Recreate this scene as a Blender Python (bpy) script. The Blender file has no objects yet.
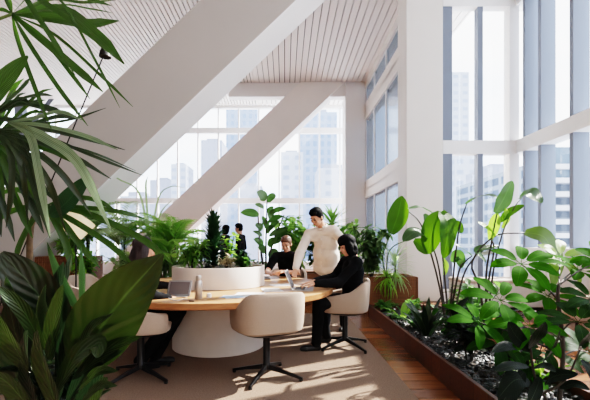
import bpy, bmesh, math, random
from mathutils import Vector as V, Matrix, Quaternion, noise
S = bpy.context.scene
C = bpy.context.collection
PI = math.pi
rnd = random.Random(7)
EYE, F, CX, CY = 1.25, 380.0, 285.0, 242.0

def P(px, py, Y):
    return V(((px-CX)/F*Y, Y, EYE-(py-CY)/F*Y))
def G(px, py, z=0.0):
    Y = (EYE-z)*F/(py-CY)
    return V(((px-CX)/F*Y, Y, z))

# ------------------------------------------------------------------ materials
def lin(c):
    return tuple(((x/255.0)/12.92 if x/255.0 <= .04045 else ((x/255.0+.055)/1.055)**2.4) for x in c)+(1.0,)
MATS = {}
def mat(name, col, rough=.6, metal=0, spec=.5, noise_s=0, noise_a=.1, bump=0, emis=0, aniso=None, bscale=None):
    if name in MATS: return MATS[name]
    m = bpy.data.materials.new(name); m.use_nodes = True
    nt = m.node_tree; b = nt.nodes['Principled BSDF']
    b.inputs['Base Color'].default_value = lin(col)
    b.inputs['Roughness'].default_value = rough
    b.inputs['Metallic'].default_value = metal
    b.inputs['Specular IOR Level'].default_value = spec
    if emis:
        b.inputs['Emission Color'].default_value = lin(col); b.inputs['Emission Strength'].default_value = emis
    if noise_s:
        tc = nt.nodes.new('ShaderNodeTexCoord'); n = nt.nodes.new('ShaderNodeTexNoise')
        mp = nt.nodes.new('ShaderNodeMapping'); nt.links.new(tc.outputs['Object'], mp.inputs[0])
        if aniso: mp.inputs['Scale'].default_value = aniso
        n.inputs['Scale'].default_value = noise_s; n.inputs['Detail'].default_value = 4
        nt.links.new(mp.outputs[0], n.inputs['Vector'])
        r = nt.nodes.new('ShaderNodeValToRGB'); c = lin(col)
        r.color_ramp.elements[0].position = .3; r.color_ramp.elements[1].position = .7
        r.color_ramp.elements[0].color = tuple(max(0, x*(1-noise_a)) for x in c[:3])+(1,)
        r.color_ramp.elements[1].color = tuple(min(1, x*(1+noise_a)) for x in c[:3])+(1,)
        nt.links.new(n.outputs['Fac'], r.inputs[0]); nt.links.new(r.outputs[0], b.inputs['Base Color'])
        if bump:
            bp = nt.nodes.new('ShaderNodeBump'); bp.inputs['Strength'].default_value = bump; bp.inputs['Distance'].default_value = .01
            nt.links.new(n.outputs['Fac'], bp.inputs['Height']); nt.links.new(bp.outputs[0], b.inputs['Normal'])
    MATS[name] = m
    return m

def wood_mat(name, c1, c2, board_w, board_l, gap, rough=.35, swap=False, vec='Object', rot=(0,0,0), spec=.5):
    m = bpy.data.materials.new(name); m.use_nodes = True; nt = m.node_tree; L = nt.links.new
    b = nt.nodes['Principled BSDF']; b.inputs['Roughness'].default_value = rough; b.inputs['Specular IOR Level'].default_value = spec
    tc = nt.nodes.new('ShaderNodeTexCoord'); mp = nt.nodes.new('ShaderNodeMapping'); L(tc.outputs[vec], mp.inputs[0])
    mp.inputs['Rotation'].default_value = rot
    br = nt.nodes.new('ShaderNodeTexBrick'); L(mp.outputs[0], br.inputs['Vector'])
    br.inputs['Color1'].default_value = lin(c1); br.inputs['Color2'].default_value = lin(c2)
    br.inputs['Mortar'].default_value = tuple(x*.25 for x in lin(c1)[:3])+(1,)
    br.inputs['Scale'].default_value = 1; br.inputs['Mortar Size'].default_value = gap
    br.inputs['Brick Width'].default_value = board_l; br.inputs['Row Height'].default_value = board_w
    n = nt.nodes.new('ShaderNodeTexNoise'); mp2 = nt.nodes.new('ShaderNodeMapping'); L(mp.outputs[0], mp2.inputs[0])
    mp2.inputs['Scale'].default_value = (2.5, 40, 40); L(mp2.outputs[0], n.inputs['Vector']); n.inputs['Detail'].default_value = 5
    n.inputs['Scale'].default_value = 1
    mx = nt.nodes.new('ShaderNodeMix'); mx.data_type = 'RGBA'; mx.blend_type = 'MULTIPLY'; mx.inputs[0].default_value = .55
    r = nt.nodes.new('ShaderNodeValToRGB'); r.color_ramp.elements[0].color = (.45,.4,.36,1); r.color_ramp.elements[1].color = (1.15,1.12,1.1,1)
    r.color_ramp.elements[0].position = .3; r.color_ramp.elements[1].position = .65
    L(n.outputs['Fac'], r.inputs[0]); L(br.outputs['Color'], mx.inputs[6]); L(r.outputs[0], mx.inputs[7]); L(mx.outputs[2], b.inputs['Base Color'])
    MATS[name] = m
    return m

def leaf_mat(name, base, edge=None, streak=0, rough=.38, transl=.35, tcol=None, stripes=14, rib=.35, var=.25):
    """glossy leaf: colour from UV (midrib, side veins) and noise, with translucency"""
    m = bpy.data.materials.new(name); m.use_nodes = True; nt = m.node_tree; L = nt.links.new; N = nt.nodes.new
    b = nt.nodes['Principled BSDF']; out = nt.nodes['Material Output']
    b.inputs['Roughness'].default_value = rough; b.inputs['Specular IOR Level'].default_value = .4
    uv = N('ShaderNodeUVMap'); uv.uv_map = 'UVMap'; sep = N('ShaderNodeSeparateXYZ'); L(uv.outputs[0], sep.inputs[0])
    a = N('ShaderNodeMath'); a.operation = 'ABSOLUTE'; L(sep.outputs[0], a.inputs[0])       # |u| 0 at the midrib
    ramp = N('ShaderNodeValToRGB'); L(a.outputs[0], ramp.inputs[0])
    c = lin(base); lt = tuple(min(1, x*(1+rib*3)+.02*rib) for x in c[:3])+(1,)
    e = ramp.color_ramp.elements
    e[0].position = 0; e[0].color = lt; e[1].position = 1; e[1].color = lin(edge) if edge else c
    k = e.new(.07); k.color = c
    if edge: k = e.new(.72); k.color = c
    if streak:  # lengthwise streaks colour in the blade's pleats and sheen
        lt2 = tuple(min(1, x*(1+streak)+.03*streak) for x in c[:3])+(1,); dk2 = tuple(x*(1-.35*min(1,streak)) for x in c[:3])+(1,)
        for pz, cc in ((.2,dk2),(.32,lt2),(.45,dk2),(.6,lt2),(.75,dk2),(.88,lt2)): k = e.new(pz); k.color = cc
    tc = N('ShaderNodeTexCoord'); n = N('ShaderNodeTexNoise'); n.inputs['Scale'].default_value = 6; L(tc.outputs['Object'], n.inputs['Vector'])
    r2 = N('ShaderNodeValToRGB'); r2.color_ramp.elements[0].position = .3; r2.color_ramp.elements[1].position = .7
    r2.color_ramp.elements[0].color = (1-var,)*3+(1,); r2.color_ramp.elements[1].color = (1+var, 1+var, 1+var*.5, 1)
    L(n.outputs['Fac'], r2.inputs[0])
    mx = N('ShaderNodeMix'); mx.data_type = 'RGBA'; mx.blend_type = 'MULTIPLY'; mx.inputs[0].default_value = 1
    L(ramp.outputs[0], mx.inputs[6]); L(r2.outputs[0], mx.inputs[7]); L(mx.outputs[2], b.inputs['Base Color'])
    # vein bump
    ad = N('ShaderNodeMath'); ad.operation = 'MULTIPLY_ADD'; ad.inputs[1].default_value = .35; L(a.outputs[0], ad.inputs[0]); 
    ng = N('ShaderNodeMath'); ng.operation = 'SUBTRACT'; L(sep.outputs[1], ng.inputs[0]); sc = N('ShaderNodeMath'); sc.operation = 'MULTIPLY'; sc.inputs[1].default_value = .4; L(a.outputs[0], sc.inputs[0]); L(sc.outputs[0], ng.inputs[1])
    s = N('ShaderNodeMath'); s.operation = 'MULTIPLY'; s.inputs[1].default_value = stripes*6.28; L(ng.outputs[0], s.inputs[0])
    sn = N('ShaderNodeMath'); sn.operation = 'SINE'; L(s.outputs[0], sn.inputs[0])
    bp = N('ShaderNodeBump'); bp.inputs['Strength'].default_value = .25; bp.inputs['Distance'].default_value = .004; L(sn.outputs[0], bp.inputs['Height']); L(bp.outputs[0], b.inputs['Normal'])
    tr = N('ShaderNodeBsdfTranslucent')
    tr.inputs[0].default_value = lin(tcol) if tcol else lin(tuple(min(255, x*1.7+20) for x in base))
    ms = N('ShaderNodeMixShader'); ms.inputs[0].default_value = transl
    L(b.outputs[0], ms.inputs[1]); L(tr.outputs[0], ms.inputs[2]); L(ms.outputs[0], out.inputs[0])
    MATS[name] = m
    return m

def glass_mat(name, tint=(1,1,1), gl=.07, rough=.02, gcol=(1,1,1)):
    m = bpy.data.materials.new(name); m.use_nodes = True; nt = m.node_tree; nt.nodes.clear(); L = nt.links.new
    o = nt.nodes.new('ShaderNodeOutputMaterial'); t = nt.nodes.new('ShaderNodeBsdfTransparent'); t.inputs[0].default_value = (*tint, 1)
    g = nt.nodes.new('ShaderNodeBsdfGlossy'); g.inputs['Roughness'].default_value = rough; g.inputs[0].default_value = (*gcol, 1)
    x = nt.nodes.new('ShaderNodeMixShader'); x.inputs[0].default_value = gl
    L(t.outputs[0], x.inputs[1]); L(g.outputs[0], x.inputs[2]); L(x.outputs[0], o.inputs[0])
    MATS[name] = m
    return m

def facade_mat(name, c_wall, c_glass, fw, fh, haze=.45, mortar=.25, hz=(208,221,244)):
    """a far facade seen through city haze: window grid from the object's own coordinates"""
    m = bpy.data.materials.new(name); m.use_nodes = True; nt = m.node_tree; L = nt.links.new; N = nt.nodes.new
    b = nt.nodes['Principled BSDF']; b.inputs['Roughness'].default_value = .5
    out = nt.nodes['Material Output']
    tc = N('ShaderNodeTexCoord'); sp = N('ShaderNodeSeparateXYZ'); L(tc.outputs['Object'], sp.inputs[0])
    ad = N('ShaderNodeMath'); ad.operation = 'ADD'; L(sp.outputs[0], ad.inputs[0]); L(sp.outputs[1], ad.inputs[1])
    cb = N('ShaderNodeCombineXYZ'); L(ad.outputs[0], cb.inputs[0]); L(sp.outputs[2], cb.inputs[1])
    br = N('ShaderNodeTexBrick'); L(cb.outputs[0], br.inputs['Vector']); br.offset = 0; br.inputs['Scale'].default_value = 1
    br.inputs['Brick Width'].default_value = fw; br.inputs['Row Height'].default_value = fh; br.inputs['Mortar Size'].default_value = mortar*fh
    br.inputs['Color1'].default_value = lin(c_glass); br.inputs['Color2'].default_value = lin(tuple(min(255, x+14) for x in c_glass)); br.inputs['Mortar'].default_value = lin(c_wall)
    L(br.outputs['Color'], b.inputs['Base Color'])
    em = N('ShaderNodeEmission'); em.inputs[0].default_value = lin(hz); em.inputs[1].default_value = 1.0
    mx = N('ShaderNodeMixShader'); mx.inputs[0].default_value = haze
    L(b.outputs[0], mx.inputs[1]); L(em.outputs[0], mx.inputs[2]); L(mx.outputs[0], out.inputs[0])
    MATS[name] = m
    return m

# ------------------------------------------------------------------ mesh builder
class MB:
    def __init__(s): s.v = []; s.f = []; s.uv = []; s.mi = []; s.cur = 0
    def add(s, vs, fs, uvs=None):
        o = len(s.v); s.v += [tuple(p) for p in vs]
        s.uv += uvs if uvs else [(0.5, 0.5)]*len(vs)
        s.f += [tuple(i+o for i in f) for f in fs]; s.mi += [s.cur]*len(fs)
    def box(s, a, b):
        x0,y0,z0 = a; x1,y1,z1 = b
        s.add([(x0,y0,z0),(x1,y0,z0),(x1,y1,z0),(x0,y1,z0),(x0,y0,z1),(x1,y0,z1),(x1,y1,z1),(x0,y1,z1)],
              [(0,3,2,1),(4,5,6,7),(0,1,5,4),(1,2,6,5),(2,3,7,6),(3,0,4,7)])
        return s
    def obox(s, c, sx, sy, sz, M):
        o = len(s.v); s.box((-sx/2,-sy/2,-sz/2),(sx/2,sy/2,sz/2))
        for i in range(o, len(s.v)): s.v[i] = tuple(V(c)+M @ V(s.v[i]))
        return s
    def tube(s, pts, r, n=8, cap=True):
        pts = [V(p) for p in pts]; k = len(pts); rs = r if isinstance(r, (list, tuple)) else [r]*k
        vs = []; prev = None
        for i, p in enumerate(pts):
            t = (pts[min(i+1,k-1)]-pts[max(i-1,0)]); t = t.normalized() if t.length > 1e-9 else V((0,0,1))
            if prev is None: a = t.orthogonal().normalized()
            else: a = (prev - t*prev.dot(t)); a = a.normalized() if a.length > 1e-6 else t.orthogonal().normalized()
            prev = a; b = t.cross(a)
            for j in range(n):
                q = 2*PI*j/n; vs.append(p+(a*math.cos(q)+b*math.sin(q))*rs[i])
        fs = [(i*n+j, i*n+(j+1)%n, (i+1)*n+(j+1)%n, (i+1)*n+j) for i in range(k-1) for j in range(n)]
        if cap: fs += [tuple(range(n-1,-1,-1)), tuple(range((k-1)*n, k*n))]
        s.add(vs, fs, [(0.5, 0.5)]*len(vs)); return s
    def lathe(s, prof, c=(0,0,0), n=32, a0=0, a1=2*PI):
        full = abs(a1-a0-2*PI) < 1e-6; m = n if full else n+1; vs = []
        for r, z in prof:
            for j in range(m):
                q = a0+(a1-a0)*j/n; vs.append((c[0]+r*math.cos(q), c[1]+r*math.sin(q), c[2]+z))
        k = len(prof)
        fs = [(i*m+j, i*m+(j+1)%m, (i+1)*m+(j+1)%m, (i+1)*m+j) for i in range(k-1) for j in range(m if full else m-1)]
        s.add(vs, fs); return s
    def sphere(s, c, r, M=None, n=12, k=8):
        vs = []; c = V(c); rr = V(r) if not isinstance(r, (int, float)) else V((r,r,r))
        for i in range(k+1):
            th = PI*i/k
            for j in range(n):
                q = 2*PI*j/n; p = V((rr.x*math.sin(th)*math.cos(q), rr.y*math.sin(th)*math.sin(q), rr.z*math.cos(th)))
                vs.append(c+(M @ p if M else p))
        fs = [(i*n+j, (i+1)*n+j, (i+1)*n+(j+1)%n, i*n+(j+1)%n) for i in range(k) for j in range(n)]
        s.add(vs, fs); return s
    def capsule(s, p0, r0, p1, r1):
        p0 = V(p0); p1 = V(p1); t = p1-p0; l = t.length
        if l < 1e-6: return s.sphere(p0, r0)
        t /= l; pts = []; rs = []
        for q in (80, 50, 20): pts.append(p0-t*r0*math.sin(math.radians(q))); rs.append(r0*math.cos(math.radians(q)))
        pts.append(p0); rs.append(r0); pts.append((p0+p1)/2); rs.append((r0+r1)/2); pts.append(p1); rs.append(r1)
        for q in (20, 50, 80): pts.append(p1+t*r1*math.sin(math.radians(q))); rs.append(r1*math.cos(math.radians(q)))
        return s.tube(pts, rs, 12)
    def leaf(s, pts, w, up=(0,0,1), fold=.18, shape='lance', wave=0.0, nseg=12, twist=0.0, cup=0):
        """a blade along a smooth spine; w full width; shape sets the outline; u across (-1..1), v along"""
        pts = [V(p) for p in pts]; sp = spline(pts, nseg); up = V(up).normalized(); vs = []; uv = []; n = len(sp)
        ph = rnd.random()*6
        for i, p in enumerate(sp):
            t = i/(n-1); tg = (sp[min(i+1,n-1)]-sp[max(i-1,0)])
            tg = tg.normalized() if tg.length > 1e-9 else V((0,0,1))
            sd = tg.cross(up); sd = sd.normalized() if sd.length > .08 else tg.orthogonal().normalized()
            if i and sd.dot(psd) < 0: sd = -sd
            psd = sd
            nm = sd.cross(tg).normalized()
            if twist: q = Quaternion(tg, twist*t); sd = q @ sd; nm = q @ nm
            ww = w/2*outline(shape, t)
            for u in (-1, -.5, 0, .5, 1):
                lift = fold*abs(u)*ww*1.0 + (wave*w*math.sin(t*14+ph+(u>0)*1.3)*u*u if abs(u)==1 else 0) - cup*ww*u*u
                vs.append(p+sd*u*ww+nm*lift); uv.append((u, t))
        fs = [(i*5+j, i*5+j+1, (i+1)*5+j+1, (i+1)*5+j) for i in range(n-1) for j in range(4)]
        s.add(vs, fs, uv); return s
    def mesh(s, name, smooth=True):
        me = bpy.data.meshes.new(name); me.from_pydata(s.v, [], s.f)
        uvl = me.uv_layers.new(name='UVMap')
        lv = [0]*len(me.loops); me.loops.foreach_get('vertex_index', lv)
        flat = []
        for i in lv: flat += [s.uv[i][0], s.uv[i][1]]
        uvl.data.foreach_set('uv', flat)
        if smooth: me.polygons.foreach_set('use_smooth', [True]*len(me.polygons))
        if any(s.mi): me.polygons.foreach_set('material_index', s.mi)
        me.update(); return me
    def build(s, name, mats, parent=None, smooth=True, bevel=0, auto=True, solid=0, loc=None, subsurf=0):
        me = s.mesh(name, smooth)
        for m in (mats if isinstance(mats, (list, tuple)) else [mats]): me.materials.append(m)
        o = bpy.data.objects.new(name, me); C.objects.link(o)
        if loc is not None: o.location = loc
        if parent: o.parent = parent
        if solid: md = o.modifiers.new('s', 'SOLIDIFY'); md.thickness = solid; md.offset = 0
        if bevel: md = o.modifiers.new('b', 'BEVEL'); md.width = bevel; md.segments = 2; md.limit_method = 'ANGLE'
        if subsurf: md = o.modifiers.new('u', 'SUBSURF'); md.levels = subsurf; md.render_levels = subsurf
        if smooth and auto and not solid:
            me.shade_smooth() if False else None
            try: me.set_sharp_from_angle(angle=math.radians(38))
            except Exception: pass
        return o

def outline(k, t):
    if k == 'lance': return max(0.0, (math.sin(PI*min(1, t**.75))))**.8*.98+.02*(1-t)
    if k == 'strap': return min(1, .35+t*4)*min(1, (1-t)*3.2+.02)**.7
    if k == 'oval': return max(0.02, math.sin(PI*(.04+.955*t)))**.62
    if k == 'big': return max(0.02, math.sin(PI*(.06+.93*t**.85)))**.75*(1 if t<.9 else (1-t)/.1*.6+.4)
    if k == 'paddle': return max(0.02, math.sin(PI*(.04+.955*t**1.15)))**.55
    if k == 'blade': return min(1, .25+t*3)*min(1, (1-t)*4+.12)
    return 1
def spline(p, n):
    if len(p) == 2: return [p[0].lerp(p[1], i/n) for i in range(n+1)]
    out = []; m = len(p)-1
    for i in range(n+1):
        x = i/n*m; k = min(int(x), m-1); t = x-k
        a = p[k-1] if k else p[0]*2-p[1]; b = p[k]; c = p[k+1]; d = p[k+2] if k+2 <= m else p[m]*2-p[m-1]
        out.append(.5*((2*b)+(c-a)*t+(2*a-5*b+4*c-d)*t*t+(3*b-a-3*c+d)*t**3))
    return out
def arc(base, az, el, L, droop, n=5):
    """spine that leaves base at azimuth/elevation (degrees) and bends down by droop degrees"""
    p = V(base); out = [p.copy()]; a = math.radians(az)
    for i in range(n):
        e = math.radians(el-droop*(i+.5)/n)
        p = p+V((math.cos(a)*math.cos(e), math.sin(a)*math.cos(e), math.sin(e)))*(L/n); out.append(p.copy())
    return out

def tag(o, label, cat, group=None, kind=None):
    if label: o['label'] = label
    if cat: o['category'] = cat
    if group: o['group'] = group
    if kind: o['kind'] = kind
    return o
def thing(name, label, cat, loc=(0,0,0), rz=0, group=None):
    o = bpy.data.objects.new(name, None); C.objects.link(o); o.empty_display_size = .1
    o.location = loc; o.rotation_euler = (0, 0, rz); return tag(o, label, cat, group)
def struct(name, mb, m, smooth=False, bevel=0, parent=None):
    o = mb.build(name, m, parent, smooth=smooth, bevel=bevel)
    if not parent: o['kind'] = 'structure'
    return o
def dup(root, loc, rz, label=None):
    r = root.copy(); C.objects.link(r); r.location = loc; r.rotation_euler = (0, 0, rz)
    if label: r['label'] = label
    for ch in list(root.children):
        c = ch.copy(); C.objects.link(c); c.parent = r
        for g in ch.children:
            d = g.copy(); C.objects.link(d); d.parent = c
    return r
def local(root, p): return root.matrix_basis.inverted() @ V(p)

# palette ---------------------------------------------------------------
lit_white = mat('window_lit_white', (244,241,238), .6, noise_s=1.2, noise_a=.01)  # brighter copy of the white paint, window light put into its colour
white = mat('white_paint', (224,219,213), .55, noise_s=1.5, noise_a=.02)
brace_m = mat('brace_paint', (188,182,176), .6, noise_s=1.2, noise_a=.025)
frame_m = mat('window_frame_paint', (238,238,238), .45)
brace2_m = mat('far_brace_lit_paint', (246,240,234), .6, noise_s=1.2, noise_a=.02)  # paler than the near brace: haze and window light put into the colour
fin_m = mat('blue_grey_mullion', (116,125,140), .45, metal=.2)
grout = mat('ceiling_gap', (30,26,24), .9)
slat_m = mat('ceiling_slat_paint', (246,241,237), .6)
carpet_m = mat('taupe_carpet', (128,108,94), .95, spec=.1, noise_s=90, noise_a=.18, bump=.5)
floor_m = wood_mat('timber_floor', (156,100,58), (98,58,34), .19, 1.7, .003, .26, rot=(0,0,0))
plantwood = wood_mat('reddish_planter_wood', (98,58,36), (80,46,30), .2, 2.4, .003, .45)
slatwood = wood_mat('slatted_wood', (146,98,62), (130,84,52), .2, 2.4, .003, .5)
oak = wood_mat('oak_table', (196,150,110), (188,142,102), .6, 3.0, .0, .3)
oak_edge = wood_mat('oak_edge', (178,122,78), (170,114,70), .6, 3.0, .0, .45)
cream = mat('cream_upholstery', (168,150,136), .85, spec=.2, noise_s=160, noise_a=.06, bump=.15)
creamin = mat('cream_seat_fabric', (200,184,170), .85, spec=.2, noise_s=160, noise_a=.06, bump=.15)
blackm = mat('black_metal', (34,33,34), .32, metal=.6)
blackp = mat('black_plastic', (24,24,25), .5)
planter_w = mat('warm_white_plaster', (214,204,196), .75, noise_s=8, noise_a=.03)
soil = mat('dark_soil', (52,40,32), .95, noise_s=40, noise_a=.4, bump=.6)
slate = mat('slate_chip', (62,63,66), .5, noise_s=30, noise_a=.6)
steel = mat('brushed_steel', (190,182,176), .3, metal=.9)
alu = mat('aluminium', (176,176,178), .35, metal=.8)
screen = mat('dark_screen', (60,60,66), .15)
paper = mat('paper', (240,240,240), .8)
paperblue = mat('blue_print', (176,200,224), .8)
skinA = mat('skin_warm', (206,150,122), .5, noise_s=30, noise_a=.04)
skinB = mat('skin_pale', (214,160,136), .5, noise_s=30, noise_a=.04)
hairK = mat('black_hair', (8,8,9), .7, spec=.1, noise_s=60, noise_a=.5, bump=.3, aniso=(1,1,.15))
hairB = mat('brown_hair', (84,54,38), .5, noise_s=60, noise_a=.4, bump=.4, aniso=(1,1,.15))
hairM = mat('dark_plum_hair', (36,22,24), .6, noise_s=60, noise_a=.4, bump=.4, aniso=(1,1,.15))
shirtW = mat('cream_linen', (232,220,208), .85, spec=.2, noise_s=9, noise_a=.05, bump=.5)
clothK = mat('black_cloth', (17,17,19), .9, spec=.15, noise_s=9, noise_a=.3, bump=.6)
clothG = mat('charcoal_cloth', (44,44,48), .85, spec=.2, noise_s=9, noise_a=.2, bump=.5)
lipm = mat('lip', (168,96,86), .5)
eyem = mat('dark_eye', (30,22,20), .2)
bark = mat('plant_bark', (96,78,58), .8, noise_s=30, noise_a=.3, bump=.4)
gstem = mat('green_stalk', (84,112,56), .5, noise_s=20, noise_a=.15)
dstem = mat('dark_stalk', (58,52,44), .6)
terra = mat('dark_brown_pot', (74,44,34), .6)
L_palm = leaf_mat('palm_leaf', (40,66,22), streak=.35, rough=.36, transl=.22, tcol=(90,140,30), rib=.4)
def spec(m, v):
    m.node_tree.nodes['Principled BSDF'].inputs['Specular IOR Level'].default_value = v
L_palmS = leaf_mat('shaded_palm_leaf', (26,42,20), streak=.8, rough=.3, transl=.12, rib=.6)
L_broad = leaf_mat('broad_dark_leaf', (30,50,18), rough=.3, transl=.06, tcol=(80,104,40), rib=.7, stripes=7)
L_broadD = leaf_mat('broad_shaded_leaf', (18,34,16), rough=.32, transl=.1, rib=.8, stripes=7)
L_var = leaf_mat('pale_edged_leaf', (34,56,28), edge=(100,118,78), rough=.35, transl=.1, rib=.5)
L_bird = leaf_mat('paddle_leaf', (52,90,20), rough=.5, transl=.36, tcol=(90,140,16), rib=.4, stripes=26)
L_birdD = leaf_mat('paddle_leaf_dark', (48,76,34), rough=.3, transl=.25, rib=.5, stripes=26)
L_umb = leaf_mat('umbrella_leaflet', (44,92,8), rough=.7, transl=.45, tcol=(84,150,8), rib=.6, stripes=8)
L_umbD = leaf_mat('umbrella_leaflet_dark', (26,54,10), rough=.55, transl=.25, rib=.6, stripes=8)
L_fic = leaf_mat('rubber_leaf', (13,24,11), rough=.5, transl=.08, rib=.8, stripes=12)
L_mid = leaf_mat('mid_green_leaf', (56,90,34), rough=.4, transl=.35, rib=.4)
L_dk = leaf_mat('deep_green_leaf', (30,60,32), rough=.4, transl=.15, rib=.3)
L_farM = leaf_mat('far_green_leaf', (96,128,58), rough=.5, transl=.45, rib=.3)  # far greens lightened: hazy brightness put into the leaf colour
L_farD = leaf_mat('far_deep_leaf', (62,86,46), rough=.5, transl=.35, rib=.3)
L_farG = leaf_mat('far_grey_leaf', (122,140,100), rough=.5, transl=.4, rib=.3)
L_lime = leaf_mat('lime_leaf', (104,142,44), rough=.4, transl=.35, rib=.3)
L_grey = leaf_mat('grey_green_leaf', (82,102,66), rough=.4, transl=.3, rib=.3)
spec(L_umb, .03); spec(L_umbD, .08); spec(L_fic, .12); spec(L_bird, .2)
glass = glass_mat('window_glass', (.97,.985,1), .06)
glassG = glass_mat('grey_window_glass', (.34,.37,.41), .15, .12)

# ------------------------------------------------------------------ shell
CEIL = 7.5
YB = 17.5; XR = 4.86; YN = 8.0; XS = 3.14; YC = 14.9
struct('floor', MB().box((-14,-3,-.12),(XR+.3,YB+.3,0)), floor_m)
rug = MB().box((-5.2,.3,.0),(1.05,6.6,.012)).build('carpet', carpet_m, smooth=False)
tag(rug, 'flat taupe carpet under the round table, edged by timber floor', 'carpet')
def slats(mb, x0, x1, pitch, y0, y1):
    mb.cur = 1; mb.box((x0,y0,CEIL+.1),(x1,y1,CEIL+.14)); mb.cur = 0
    x = x0
    while x < x1-.01:
        mb.box((x, y0, CEIL), (min(x1, x+pitch-(.037 if pitch < .15 else .026)), y1, CEIL+.1)); x += pitch
mb = MB(); slats(mb, -14, -1.2, .135, -3.0, YB); slats(mb, -1.2, XR+.2, .2, -3.0, YB)
struct('ceiling', mb, [slat_m, grout])
struct('trim_1', MB().box((-2.2,YC,6.95),(XS+.02,YC+.35,CEIL)), lit_white)          # cross beam

struct('wall_left', MB().box((-14.2,-3,0),(-14,YB,CEIL+.1)), white)
struct('wall_front', MB().box((-14,-3.2,0),(XR+.3,-3,CEIL+.1)), white)
# back window wall
mb = MB()
for z in (3.14, 6.36): mb.box((-14,YB-.12,z-.12),(XS+1,YB+.1,z+.12))
mb.box((-14,YB-.12,0),(XS+1,YB+.1,.35)); mb.box((-14,YB-.12,CEIL-.12),(XS+1,YB+.1,CEIL))
struct('window_1', mb, frame_m)
mb = MB(); x = -.27-.93*15
while x < XS+1: mb.box((x-.03,YB-.1,.35),(x+.03,YB+.08,CEIL-.1)); x += .93
w1 = bpy.data.objects['window_1']
struct('mullion', mb, frame_m, parent=w1)
struct('glass_pane', MB().box((-14,YB+.02,.35),(XS+1,YB+.03,CEIL)), glass, parent=w1)

# side window (runs away from us, between the big pillar and the far column)
def side_window(name, z0, z1, gm):
    mb = MB()
    mb.box((XS-.03,8.6,z0-.17),(XS+.24,YC,z0+.17)); mb.box((XS-.03,8.6,z1-.17),(XS+.24,YC,z1+.17))
    w = struct(name, mb, white)
    mb = MB()
    for y in (14.8, 13.4, 11.85, 10.3, 8.9): mb.box((XS+.0,y-.035,z0+.1),(XS+.05,y+.035,z1-.1))
    struct('mullion', mb, frame_m, parent=w)
    struct('glass_pane', MB().box((XS+.04,8.6,z0),(XS+.052,YC,z1)), gm, parent=w)
side_window('window_2', .2, 3.1, glassG)
side_window('window_3', 3.42, 6.15, glassG)
side_window('window_4', 6.45, 7.4, glassG)
struct('wall_right', MB().box((XS,YC-.05,0),(XS+.3,YC+.4,CEIL)), lit_white)
# far column and big pillar
struct('trim_2', MB().box((2.35,YC-.1,0),(XS,YC+.7,CEIL)), lit_white, bevel=.02)
struct('trim_3', MB().box((2.55,YN,0),(3.33,8.6,CEIL)), white, bevel=.02)
struct('trim_9', MB().box((3.05,8.25,0),(3.5,8.7,CEIL)), white)
# near front-facing window
def near_window(name, z0, z1):
    mb = MB(); mb.box((3.33,YN,z0-.14),(XR,YN+.2,z0+.14)); mb.box((4.72,YN-.02,z0+.13),(4.92,YN+.2,z1-.13))
    w = struct(name, mb, frame_m)
    mb = MB(); mb.box((3.33,YN+.02,z0+.14),(3.53,YN+.18,z1-.14)); mb.box((4.07,YN+.02,z0+.14),(4.18,YN+.18,z1-.14))
    struct('mullion', mb, fin_m, parent=w)
    struct('glass_pane', MB().box((3.4,YN+.09,z0),(4.8,YN+.1,z1)), glass, parent=w)
near_window('window_5', .12, 3.25); near_window('window_6', 3.25, 6.36); near_window('window_7', 6.36, 7.4)
# right window wall
def right_window(name, z0, z1):
    mb = MB(); mb.box((XR,-3,z0-.14),(XR+.3,YN+.2,z0+.14))
    w = struct(name, mb, frame_m)
    mb = MB(); y = 7.24
    mb.box((XR+.02,7.72,z0+.13),(XR+.28,7.8,z1-.13))
    while y > -3: mb.box((XR+.02,y,z0+.13),(XR+.3,y+.09,z1-.13)); y -= .81
    struct('mullion', mb, fin_m, parent=w)
    struct('glass_pane', MB().box((XR+.2,-3,z0),(XR+.21,YN,z1)), glass, parent=w)
right_window('window_8', 1.0, 3.25); right_window('window_9', 3.25, 6.36); right_window('window_10', 6.36, 7.4)
mb = MB(); mb.box((XR-.02,-3,0),(XR+.25,YN,.87))
struct('wall_east', mb, white)
mb = MB(); y = 7.0
while y > 2: mb.box((XR-.06,y,.06),(XR-.015,y+.78,.86)); y -= .81
struct('trim_4', mb, white, bevel=.008)

# braces: great white boxed diagonals parallel to the back wall
def brace(name, Y, depth, pl, pr, slope, ztop, zbot, m):
    """pl/pr: pixel of a point on the left/right face edge at depth Y"""
    a = P(*pl, Y); b = P(*pr, Y)
    def at(p, z): return (p.x+(z-p.z)/slope, z)
    (x0,z0),(x1,z1),(x2,z2),(x3,z3) = at(a, zbot), at(b, zbot), at(b, ztop), at(a, ztop)
    mb = MB(); vs = [(x0,Y,z0),(x1,Y,z1),(x2,Y,z2),(x3,Y,z3)]; vs += [(x,Y+depth,z) for x,_,z in vs]
    mb.add(vs, [(0,1,2,3),(7,6,5,4),(0,4,5,1),(1,5,6,2),(2,6,7,3),(3,7,4,0)])
    mb.mi = [0,0,1,1,1,1]; o = mb.build(name, [m, lit_white], smooth=False, bevel=.015); o['kind'] = 'structure'  # underside and side faces take the brighter white, their light painted in
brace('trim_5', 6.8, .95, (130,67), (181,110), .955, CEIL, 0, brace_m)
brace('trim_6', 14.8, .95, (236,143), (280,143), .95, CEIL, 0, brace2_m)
brace('trim_7', 16.6, .2, (66,76), (72,76), 1.3, 7.5, 0, fin_m)
struct('trim_8', MB().box((-11.75,16.5,0),(-11.4,16.8,CEIL)), fin_m)

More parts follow.
